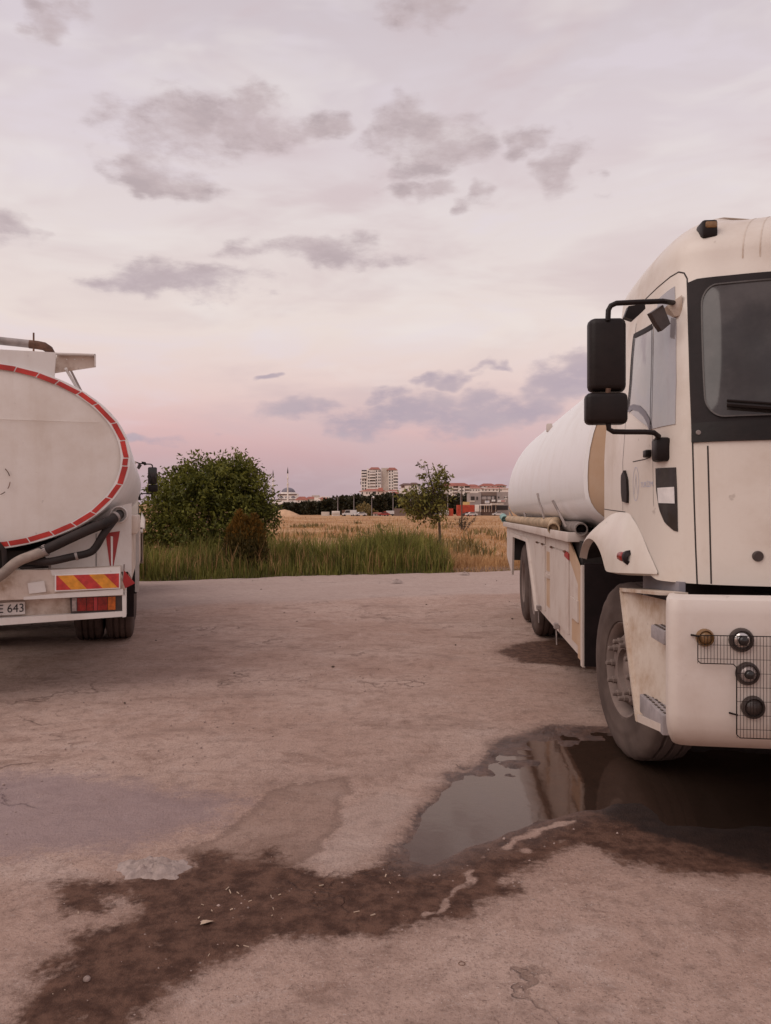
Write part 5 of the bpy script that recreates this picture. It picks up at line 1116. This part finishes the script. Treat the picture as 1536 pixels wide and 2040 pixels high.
b.wall(882, 903, 969, 'far_white', 12); b.wall(903, 913, 969.5, 'far_beige', 12, 1.5); b.wall(913, 926, 969, 'far_white', 12); b.wall(926, 937, 970, 'far_beige', 12, 1.5); b.roof(882, 937, 969, 962.5, ridge=.2)
b.grid((891.5, 898.5), (972, 978.5, 985), 2.2, 2.4); b.grid((917, 922.5), (972, 978.5), 2.0, 2.4)
for y in (971, 977.5, 984): b.balcony(903.5, 912, y+2.0, y+4.2, 1.5, False); b.balcony(927, 936, y+2.0, y+4.2, 1.5, False)
b = Bld('housing_block', 'red roofed houses crowding the skyline nearest the right tanker', 975, 520, 'building', 'housing blocks on the rise')
b.wall(934, 1014, 973, 'far_white', 12); b.roof(934, 958, 969, 964.5, y0=8, dep=12); b.wall(935, 958, 969, 'far_white', 11, 8.5); b.roof(958, 996, 968.5, 962.5, y0=10, dep=12); b.wall(959, 995, 968, 'far_white', 11, 10.5); b.roof(990, 1016, 967, 963, y0=14, dep=12)
b.wall(991, 1015, 966.5, 'far_beige', 11, 14.5); b.roof(932, 962, 974, 970, y0=0, dep=8); b.roof(960, 1014, 975, 970.5, y0=0, dep=8); b.grid((938, 943, 949, 954, 962, 968, 975, 983, 990, 998), (977.5,), 1.8, 2.4); b.grid((962, 970, 978, 986), (969.6,), 1.6, 1.8, y0=10.5); b.grid((998, 1004, 1010), (968.5, 972), 1.6, 1.8, y0=14.5)
cy = MB().tube([(0,0,0), (0,0,2.5), (0,0,7)], [.5,.75,.05], 8); 
b = Bld('shop_building', 'grey two storey commercial building at the field edge', 975, 325)
b.wall(936, 958.5, 983, 'far_grey', 12); b.wall(958.5, 990, 981, 'far_brown', 12, .6); b.wall(990, 1014, 981, 'far_grey', 12)
b.win(938, 945.5, 990, 998); b.win(949, 952, 990.5, 997); b.win(958.8, 989, 988.5, 990, 'far_dark', .6); b.win(960, 988, 990, 996, 'far_grey', .6, 'glazing'); b.win(969, 971.5, 990, 999, 'far_dark', .6); b.win(978, 980, 990, 999, 'far_dark', .6); b.win(985, 988, 989, 1001, 'far_dark', .6)
b.win(966, 975, 998.5, 1004, 'far_white', .2, 'sign_board', .3); b.win(967.5, 973.5, 999.5, 1001.5, 'letter_blue', -.1, 'sign_lettering', .1)
b.win(979.5, 987, 996.5, 1000, 'far_white', .3, 'balcony_panel'); b.win(991, 1007, 997, 1001.5, 'far_white', -.2, 'sign_board', .3); b.win(998, 1006, 998, 1000.2, 'car_red', -.45, 'sign_lettering', .1); b.grid((993.5, 1006, 1009.5), (992,), 2.0, 3.6); b.win(1005, 1010.5, 989.5, 995.5, 'far_white', .05)
b.win(945.5, 953.5, 1006.5, 1020, 'far_white', -1.5, 'shop_shutter', 1.0); b.win(954, 975, 1006, 1008, 'far_white', -3, 'canopy', 5); b.win(955, 978, 1008.5, 1015, 'far_dark', .1, 'shop_opening'); b.win(975, 998, 1004, 1007, 'far_beige', -2.5, 'canopy', 5); b.win(979, 1012, 1008, 1017, 'far_dark', .1, 'shop_opening')
for q in (954.5, 962, 966, 971, 976, 984): b.win(q, q+1.0, 1007, 1021, 'far_white', -4.5, 'canopy_post', .3)
b.win(955, 976, 1015.5, 1021, 'far_brown', -2, 'counter', 1.2); b.win(936, 946, 998, 1001, 'far_beige', -.1, 'ledge')
# mosque
b = Bld('mosque', 'pale mosque with a grey dome and two slim minarets', 571, DT)
k = b.k
b.wall(544, 606, 1003, 'far_white', 22, -3); b.wall(548, 594, 996, 'far_white', 20); b.wall(554, 590, 984, 'far_white', 15, 2); b.win(553, 591, 985, 987, 'roof_brown', 1.5, 'cornice'); b.win(549, 597, 995.5, 997, 'roof_brown', -.5, 'cornice')
def dome(px, py, r_px, sq=.78, y=9):
    c = (b.X(px), y, b.Z(py)); r_ = r_px*k; return MB().lathe([(r_*math.cos(R(a)), r_*sq*math.sin(R(a))) for a in range(0, 91, 10)], 28, 'z', c).build('dome', 'dome_lead', b.r, 60)
dome(571.5, 982, 14.2, .74); MB().lathe([(15.2*k, b.Z(985)), (15.2*k, b.Z(981.6)), (14*k, b.Z(981.4))], 28, 'z', (b.X(571.5), 9, 0)).build('drum', 'far_white', b.r, 40)
for q in (559.5, 571.5, 583.5): dome(q, 992.5, 5.2, .75, 3)
for q in (547, 597): dome(q, 1000, 5, .75, 3)
for px, top, y in ((574.5, 932, -4), (538, 934.5, 16)):
    x = b.X(px); r_ = 1.25*k; z = b.Z
    mn = MB().lathe([(r_*1.5, -1), (r_*1.5, z(990)), (r_*1.1, z(985)), (r_, z(968)), (r_*1.7, z(966.5)), (r_*1.7, z(964.5)), (r_*.8, z(964.4)), (r_*.75, z(956)), (r_*1.3, z(955)), (r_*1.3, z(953)), (r_*.68, z(952.8)), (r_*.66, z(top+12.5))], 12, 'z', (x, y, 0)).build('minaret', 'far_white', b.r, 40)
    MB().lathe([(r_*1.25, z(top+12.5)), (r_*.7, z(top+6)), (0, z(top-1))], 12, 'z', (x, y, 0)).build('minaret_cap', 'far_dark', mn)
b = Bld('village_house', 'low red roofed houses to the right of the mosque', 615, 560)
b.wall(590, 612, 997, 'far_white', 10); b.roof(588, 613, 997, 990, y0=0, dep=10); b.wall(612, 628, 995, 'far_beige', 10, 3); b.roof(606, 629, 995, 990, y0=3, dep=10); b.wall(626, 638, 992, 'far_white', 10, 0); b.wall(618, 632, 987, 'far_beige', 8, 12); b.grid((595, 601, 608, 630, 634), (999.5,), 1.6, 2.4)
b = Bld('village_house', 'pale flat roofed house half sunk in the dark tree belt', 648, 540)
b.wall(638, 655, 990, 'far_white', 10); b.roof(636, 654, 994.5, 992, 'roof_red', y0=-4, dep=5); b.grid((642, 647, 652), (992.5,), 1.6, 1.8)
# dark belt of trees between field and town: reads as one mass
def belt():
    prof = [(525,1010),(560,1007),(600,1002),(630,1001),(655,996),(668,991),(700,990),(715,988),(730,990),(760,990),(775,984),(800,986),(812,984),(850,986),(880,986),(905,990),(922,985),(940,984),(960,1000),(1060,1000)]
    Ps, Ds, Ss = [], [], []; x = 520.
    while x < 1000:
        d_ = random.uniform(372, 410); top = np.interp(x, [p[0] for p in prof], [p[1] for p in prof])+random.uniform(-1.5, 4); h = zat(top, d_); w_ = random.uniform(8, 15)*d_/F; n = 420
        cx_ = at(x, d_); gzv = float(terrain_z(cx_, d_)); dr = rand_dirs(n); r_ = rng.random(n)**.35
        c = np.array([cx_, d_, gzv+(h-gzv)*.55]); p = c+dr*r_[:, None]*np.array([w_, w_*.8, (h-gzv)*.46]); Ps.append(p); dd_ = dr+rng.normal(size=(n, 3))*.6; Ds.append(dd_/np.linalg.norm(dd_, axis=1, keepdims=True)); Ss.append(.55+.75*rng.random(n)); x += random.uniform(5, 9)
    Pp, Dd, Sz = np.concatenate(Ps), np.concatenate(Ds), np.concatenate(Ss)
    o = leaves_mesh('tree_belt', Pp, Dd, rng.normal(size=Pp.shape), Sz*1.5, 'leaf_far', None, .8); tag(o, 'dark belt of trees between the field and the town', kind='stuff')
belt()
def far_bush(px, d_, h, w_, label, mat='leaf_far'):
    z0 = float(terrain_z(at(px, d_), d_)); root = empty('far_bush', (at(px, d_), d_, z0)); tag(root, label, 'bush'); n = 500; dr = rand_dirs(n); p = np.array([0, 0, h*.5])+dr*(rng.random(n)**.35)[:, None]*np.array([w_, w_, h*.5]); p[:, 2] = np.abs(p[:, 2]); dd_ = dr+rng.normal(size=(n, 3))*.6
    leaves_mesh('crown', p, dd_/np.linalg.norm(dd_, axis=1, keepdims=True), rng.normal(size=p.shape), .4+.5*rng.random(n), mat, root, .8); MB().tube([(0,0,0), (0,0,h*.6)], [.15,.05], 6).build('trunk', 'bark', root)
far_bush(726, 300, 5.0, 3.0, 'round grey green bush in front of the tree belt by the white cars', 'weed'); far_bush(742, 296, 2.2, 1.8, 'small brown bush beside the red roofed sheds', 'weed'); far_bush(958, 470, 8, 4.5, 'dark tree crown rising behind the grey commercial building')
cz = float(terrain_z(at(995, 480), 480)); c = cy.build('cypress_tree', 'leaf_far'); c.scale = (1.2, 1.2, 2.3); c.location = (at(995, 480), 480, cz); tag(c, 'thin dark cypress sticking up above the right hand roofs', 'tree')
# sand heap
def heap():
    d_ = 245; x0 = at(566, d_); k = d_/F; n = 40; rows = []
    for i in range(15):
        f = i/14; rows.append([(f*34*k*math.cos(2*math.pi*j/n)*(1+.10*math.sin(3*j+i)), f*22*k*math.sin(2*math.pi*j/n), 19.5*k*(1-f)**1.0*(.75+.5*f)*.98+(.25*fbm(np.array([j*.5]), np.array([i*.6]))[0] if i < 14 else -.2)) for j in range(n+1)])
    mb = MB(); grid_mb(mb, np.array(rows)); o = mb.build('sand_heap', 'sand', None, 60); o.location = (x0, d_, float(terrain_z(x0, d_))); tag(o, 'pale sand heap at the field edge behind the bushy tree', 'heap')
heap()
# street lamps
for i, (px, top, lab) in enumerate(((705, 986, 'street lamp left of the towers beside the white cars'), (740.5, 991, 'shorter street lamp with a white globe below the left tower'), (783, 980, 'tall street lamp by the white truck'), (818, 979, 'street lamp just left of the young tree crown'), (892, 984, 'street lamp right of the young tree trunk'), (917.5, 981, 'street lamp behind the red container'), (673, 992, 'street lamp left of the orange cabin'))):
    d_ = 292 if i != 5 else 315; z0 = float(terrain_z(at(px, d_), d_)); r_ = empty('street_lamp', (at(px, d_), d_, z0)); h = zat(top, d_)-z0; tag(r_, lab, 'street lamp', 'street lamps across the field')
    MB().tube([(0,0,0), (0,0,h)], [.17,.10], 8).build('pole', 'post_grey', r_)
    if i == 1: MB().lathe([(.36*math.cos(R(a)), .36*math.sin(R(a))) for a in range(-90, 91, 15)], 12, 'z', (.65, 0, h-.1)).build('globe', 'lamp_glow_white', r_, 60); MB().tube([(0,0,h-.2), (.65,0,h-.1)], .05, 6).build('arm', 'post_grey', r_)
    else: MB().tube([(0,0,h), (-.9,0,h+.15)], .06, 6).build('arm', 'post_grey', r_); MB().rbox(-1.5, -.8, -.15, .15, h+.08, h+.22, .04).build('lamp_head', 'post_grey', r_)
# containers and sheds
def shed(name, label, p0, p1, top, base, d_, dep, mat, cat, ribs=0, roof=None):
    b = Bld(name, label, (p0+p1)/2, d_, cat); b.wall(p0, p1, top, mat, dep, 0)
    if ribs:
        for i in range(ribs): q = p0+(p1-p0)*(i+.5)/ribs; b.win(q-.35, q+.35, top+.8, base-1, mat, 0, 'rib', .18)
    if roof: b.roof(p0, p1, top, top-2.2, roof, dep, 0, .1, .3)
    return b
b = shed('shipping_container', 'long bright red shipping container beside the commercial building', 910.5, 945.5, 1007, 1023, 300, 2.6, 'container_red', 'container', 16)
b = shed('shipping_container', 'small bright red cabin left of the long red container', 893.5, 903, 1014, 1024, 296, 2.4, 'container_red', 'container', 4)
sgn = Bld('roof_sign', 'pale yellow sign board standing on the long red container', 929, 300.9, 'sign'); sgn.win(922, 935.5, 1000.8, 1006.9, 'sign_yellow', 0, 'board', .3); sgn.win(924, 932, 1002.2, 1003.6, 'far_brown', -.2, 'lettering', .08)
for n_, l_, *a_ in (('cabin', 'orange brown cabin beside the white van', 681, 688, 1017, 1026, 285, 3, 'rust', 'cabin'), ('shed', 'white shed with pale roof left of the orange cabin', 661, 676, 1019, 1027, 290, 4, 'far_white', 'shed'), ('shed', 'low white huts at the foot of the left tree belt', 640, 655, 1020.5, 1027, 300, 4, 'far_beige', 'shed'), ('shed', 'row of low sheds with a red roof left of the white truck', 743, 773, 1024, 1029, 292, 4, 'far_beige', 'shed'), ('wall_panel', 'plain brown wall right of the white truck', 785, 808, 1014, 1028, 300, 1, 'far_brown', 'wall')):
    b = shed(n_, l_, *a_, roof='roof_red' if 'red roof' in l_ else None)
    if 'white shed' in l_: b.win(662, 675, 1021.5, 1026, 'far_beige', 0, 'door')
    if 'red roof' in l_: b.grid((748, 753, 757, 762, 767), (1026.5,), 2, 2)
# parked vehicles, a few pixels each
def car_mesh(kind):
    L_, W_, H_ = (4.4, 1.75, 1.45) if kind == 'car' else (5.2, 1.9, 2.2)
    pr = [(-L_/2, .35), (-L_/2, .78), (-L_*.47, .92), (-L_*.27, .98), (-L_*.12, H_), (L_*.24, H_), (L_*.40, 1.0), (L_/2, .90), (L_/2, .35)] if kind == 'car' else [(-L_/2, .4), (-L_/2, 1.0), (-L_*.36, 1.15), (-L_*.24, H_), (L_/2, H_), (L_/2, .4)]
    body = MB().prism([(x, -W_/2, z) for x, z in pr], (0, W_, 0)); gl = [(-L_*.25, 1.0), (-L_*.12, H_-.1), (L_*.22, H_-.1), (L_*.34, 1.02)] if kind == 'car' else [(-L_*.33, 1.2), (-L_*.23, H_-.15), (L_*.05, H_-.15), (L_*.05, 1.2)]
    return body, MB().prism([(x, -W_/2-.02, z) for x, z in gl], (0, W_+.04, 0)), MB().lathe([(0, -.11), (.32, -.11), (.33, 0), (.32, .11), (0, .11)], 14, 'y'), L_, W_
def car(px, d_, mat, kind, label, rz=0):
    body, gl, wh, L_, W_ = car_mesh(kind); x = at(px, d_); r_ = empty('parked_car' if kind == 'car' else 'parked_van', (x, d_, float(terrain_z(x, d_))), rz); tag(r_, label, kind, 'vehicles parked across the field')
    body.build('body', mat, r_); gl.build('windows', 'far_dark', r_); wm = wh.mesh('wheel', 'tyre_dark')
    for sx in (-.31, .31):
        for sy in (-1, 1): o = bpy.data.objects.new('wheel', wm); col.objects.link(o); o.parent = r_; o.location = (sx*L_, sy*(W_/2-.05), .33)
car(696, 283, 'car_white', 'van', 'white van beside the orange cabin'); car(708, 288, 'car_white', 'car', 'white car next to the white van'); car(718, 281, 'car_white', 'car', 'white car parked right of the first street lamp', .3); car(931, 294, 'car_dark', 'car', 'dark car in front of the long red container'); car(939, 291, 'car_white', 'car', 'white car at the right end of the red container', .2)
car(880, 296, 'car_white', 'van', 'white van behind the young tree trunk'); car(765, 284, 'car_red', 'car', 'red car in front of the low sheds'); car(992, 310, 'car_white', 'car', 'white car in front of the dark shop openings')
def lorry():
    d_ = 288; x = at(778, d_); r_ = empty('parked_lorry', (x, d_, float(terrain_z(x, d_)))); tag(r_, 'small white box lorry parked in front of the tree belt', 'lorry', 'vehicles parked across the field')
    MB().rbox(-1.6, 1.35, -1, 1, .7, 1.95, .05).build('cargo_box', 'car_white', r_); MB().prism([(-2.7, -1, .5), (-2.7, -1, 1.1), (-2.4, -1, 1.75), (-1.65, -1, 1.75), (-1.65, -1, .5)], (0, 2, 0)).build('cab', 'car_red', r_); MB().box(-1.65, 1.3, -.8, .8, .45, .7).build('chassis', 'far_dark', r_)
    wm = MB().lathe([(0, -.12), (.40, -.12), (.40, .12), (0, .12)], 14, 'y').mesh('wheel', 'tyre_dark')
    for sx in (-2.1, .8):
        for sy in (-.9, .9): o = bpy.data.objects.new('wheel', wm); col.objects.link(o); o.parent = r_; o.location = (sx, sy, .40)
lorry()

# ================================================================== small things on the ground
def crumpled():
    c = ground(306, 1734); n = 54; rows = []
    for i in range(15):
        f = i/14; row = []
        for j in range(n+1):
            a = 2*math.pi*(j % n)/n; e = 1+.12*math.cos(2*a+.5)+.09*math.sin(5*a)+.06*math.sin(9*a+2)+.04*math.sin(14*a); x = f*.158*e*math.cos(a); y = f*.125*e*math.sin(a); h = .022*(1-f**2.5)+.09*abs(fbm(np.array([x*26]), np.array([y*26+5]))[0])*(1-f**4)+.001; row.append((x, y, h))
        rows.append(row)
    mb = MB(); grid_mb(mb, np.array(rows)); o = mb.build('crumpled_sheet', 'pale_sheet', None, 25); o.location = (c[0], c[1], -.004); tag(o, 'pale crumpled flattened lump lying at the edge of the wet stain', 'litter')
plain('pale_sheet', (.34,.262,.232), .9, 0, .18, 25, .5); plain('straw', (.50,.37,.27), .8, 0, .2); plain('pebble', (.34,.25,.215), .95, 0, .4, 30, .3)
crumpled()
def pebbles(n, xr_, yr_, s0, s1, name, label, mat, power=1.0):
    X = rng.uniform(*xr_, n); u = rng.random(n)**power; Y = yr_[0]+(yr_[1]-yr_[0])*u; S = s0+(s1-s0)*rng.random(n)**4
    G_ = np.stack([X, Y], 1); ok = (sdf(G_, gpoly(WATER)) > .06) & (sdf(G_, gpoly(UNDER_SHADE)) > .02) & (sdf(G_, gpoly(SHALLOW)) > .03); X, Y, S = X[ok], Y[ok], S[ok]; n = len(X)
    oc = np.array([(1,0,0),(0,1,0),(-1,0,0),(0,-1,0),(0,0,.75),(0,0,-.5)], float); v = oc[None]*(.6+.7*rng.random((n, 6, 1)))*S[:, None, None]+np.stack([X, Y, np.zeros(n)+.0], 1)[:, None]; v[..., 2] += S[:, None]*.15
    f = np.array([(0,1,4),(1,2,4),(2,3,4),(3,0,4),(1,0,5),(2,1,5),(3,2,5),(0,3,5)]); Fc = (np.arange(n)[:, None, None]*6+f[None]).reshape(-1, 3)
    o = np_mesh(name, v.reshape(-1, 3), Fc, mat); tag(o, label, kind='stuff')
pebbles(8000, (-3.2, 3.4), (1.9, 7.5), .0018, .0095, 'gravel', 'fine gravel and crumbs scattered over the yard', 'pebble', 1.5); pebbles(140, (-5, 4), (6, 18), .005, .020, 'clods', 'small dark clods scattered across the far yard', 'bark')
X, Y = edge_pts(260, -8, 6, -.35, .25); oc = None
def edge_stones():
    for i, (px, py, s, lab) in enumerate(((790, 1162, .13, 'pale flat stone at the yard edge below the reeds'), (925, 1146, .12, 'small pale stone beside the dry verge'), (295, 1146, .12, 'pale stone next to the left tanker wheel'), (940, 1130, .16, 'grey lump of rubble lying in the dry grass'))):
        x, y = ground(px, py); n = 12; rows = [[(f*s*math.cos(2*math.pi*j/n)*(1+.25*math.sin(2.3*j+i)), f*s*.7*math.sin(2*math.pi*j/n), s*.45*(1-f*f)*(1+.3*math.sin(j*1.7+i))) for j in range(n+1)] for f in (0, .4, .75, 1)]
        mb = MB(); grid_mb(mb, np.array(rows)); o = mb.build('loose_stone', 'pale_sheet', None, 30); o.location = (x, y, .01); tag(o, lab, 'stone', 'loose stones at the yard edge')
edge_stones()
# straws and chips on the damp patch: too many and too small to tell apart
px = np.r_[rng.uniform(400, 780, 15), rng.uniform(60, 500, 8)]; py = np.r_[1740+rng.random(15)*100, 1800+rng.random(8)*200]; G = np.array([ground(a, b) for a, b in zip(px, py)])
mb = MB()
for (x, y) in G: a = random.random()*3.14; l = random.uniform(.003, .013); mb.tube([(x-l*math.cos(a), y-l*math.sin(a), .004), (x+l*math.cos(a), y+l*math.sin(a), .007)], random.uniform(.0012, .0030), 4)
tag(mb.build('straw_chips', 'straw'), 'pale straw chips scattered over the damp stain', kind='stuff')
x, y = ground(412, 1842); q = MB().add([(-.022,-.012,.004),(.0,-.016,.012),(.024,.004,.010),(.008,.016,.004),(-.018,.010,.010),(0,0,.016)], [(0,1,5),(1,2,5),(2,3,5),(3,4,5),(4,0,5)]).build('dry_leaf', 'straw'); q.location = (x, y, 0); tag(q, 'small curled pale leaf in the middle of the wet stain', 'leaf')
x, y = ground(173, 1957); q = MB().lathe([(.012*math.cos(R(a)), .010*math.sin(R(a))) for a in range(-90, 91, 18)], 12, 'z').build('round_pebble', 'pebble', None, 60); q.location = (x, y, .009); tag(q, 'round pebble on the wet stain at the lower left', 'pebble')
x, y = ground(920, 1923); q = MB().tube([(.011*math.cos(t), .011*math.sin(t), .004) for t in np.linspace(0, 6.2, 14)], .0014, 5).build('wire_ring', 'rust'); q.location = (x, y, 0); tag(q, 'tiny rusty wire ring on the dry foreground', 'ring')
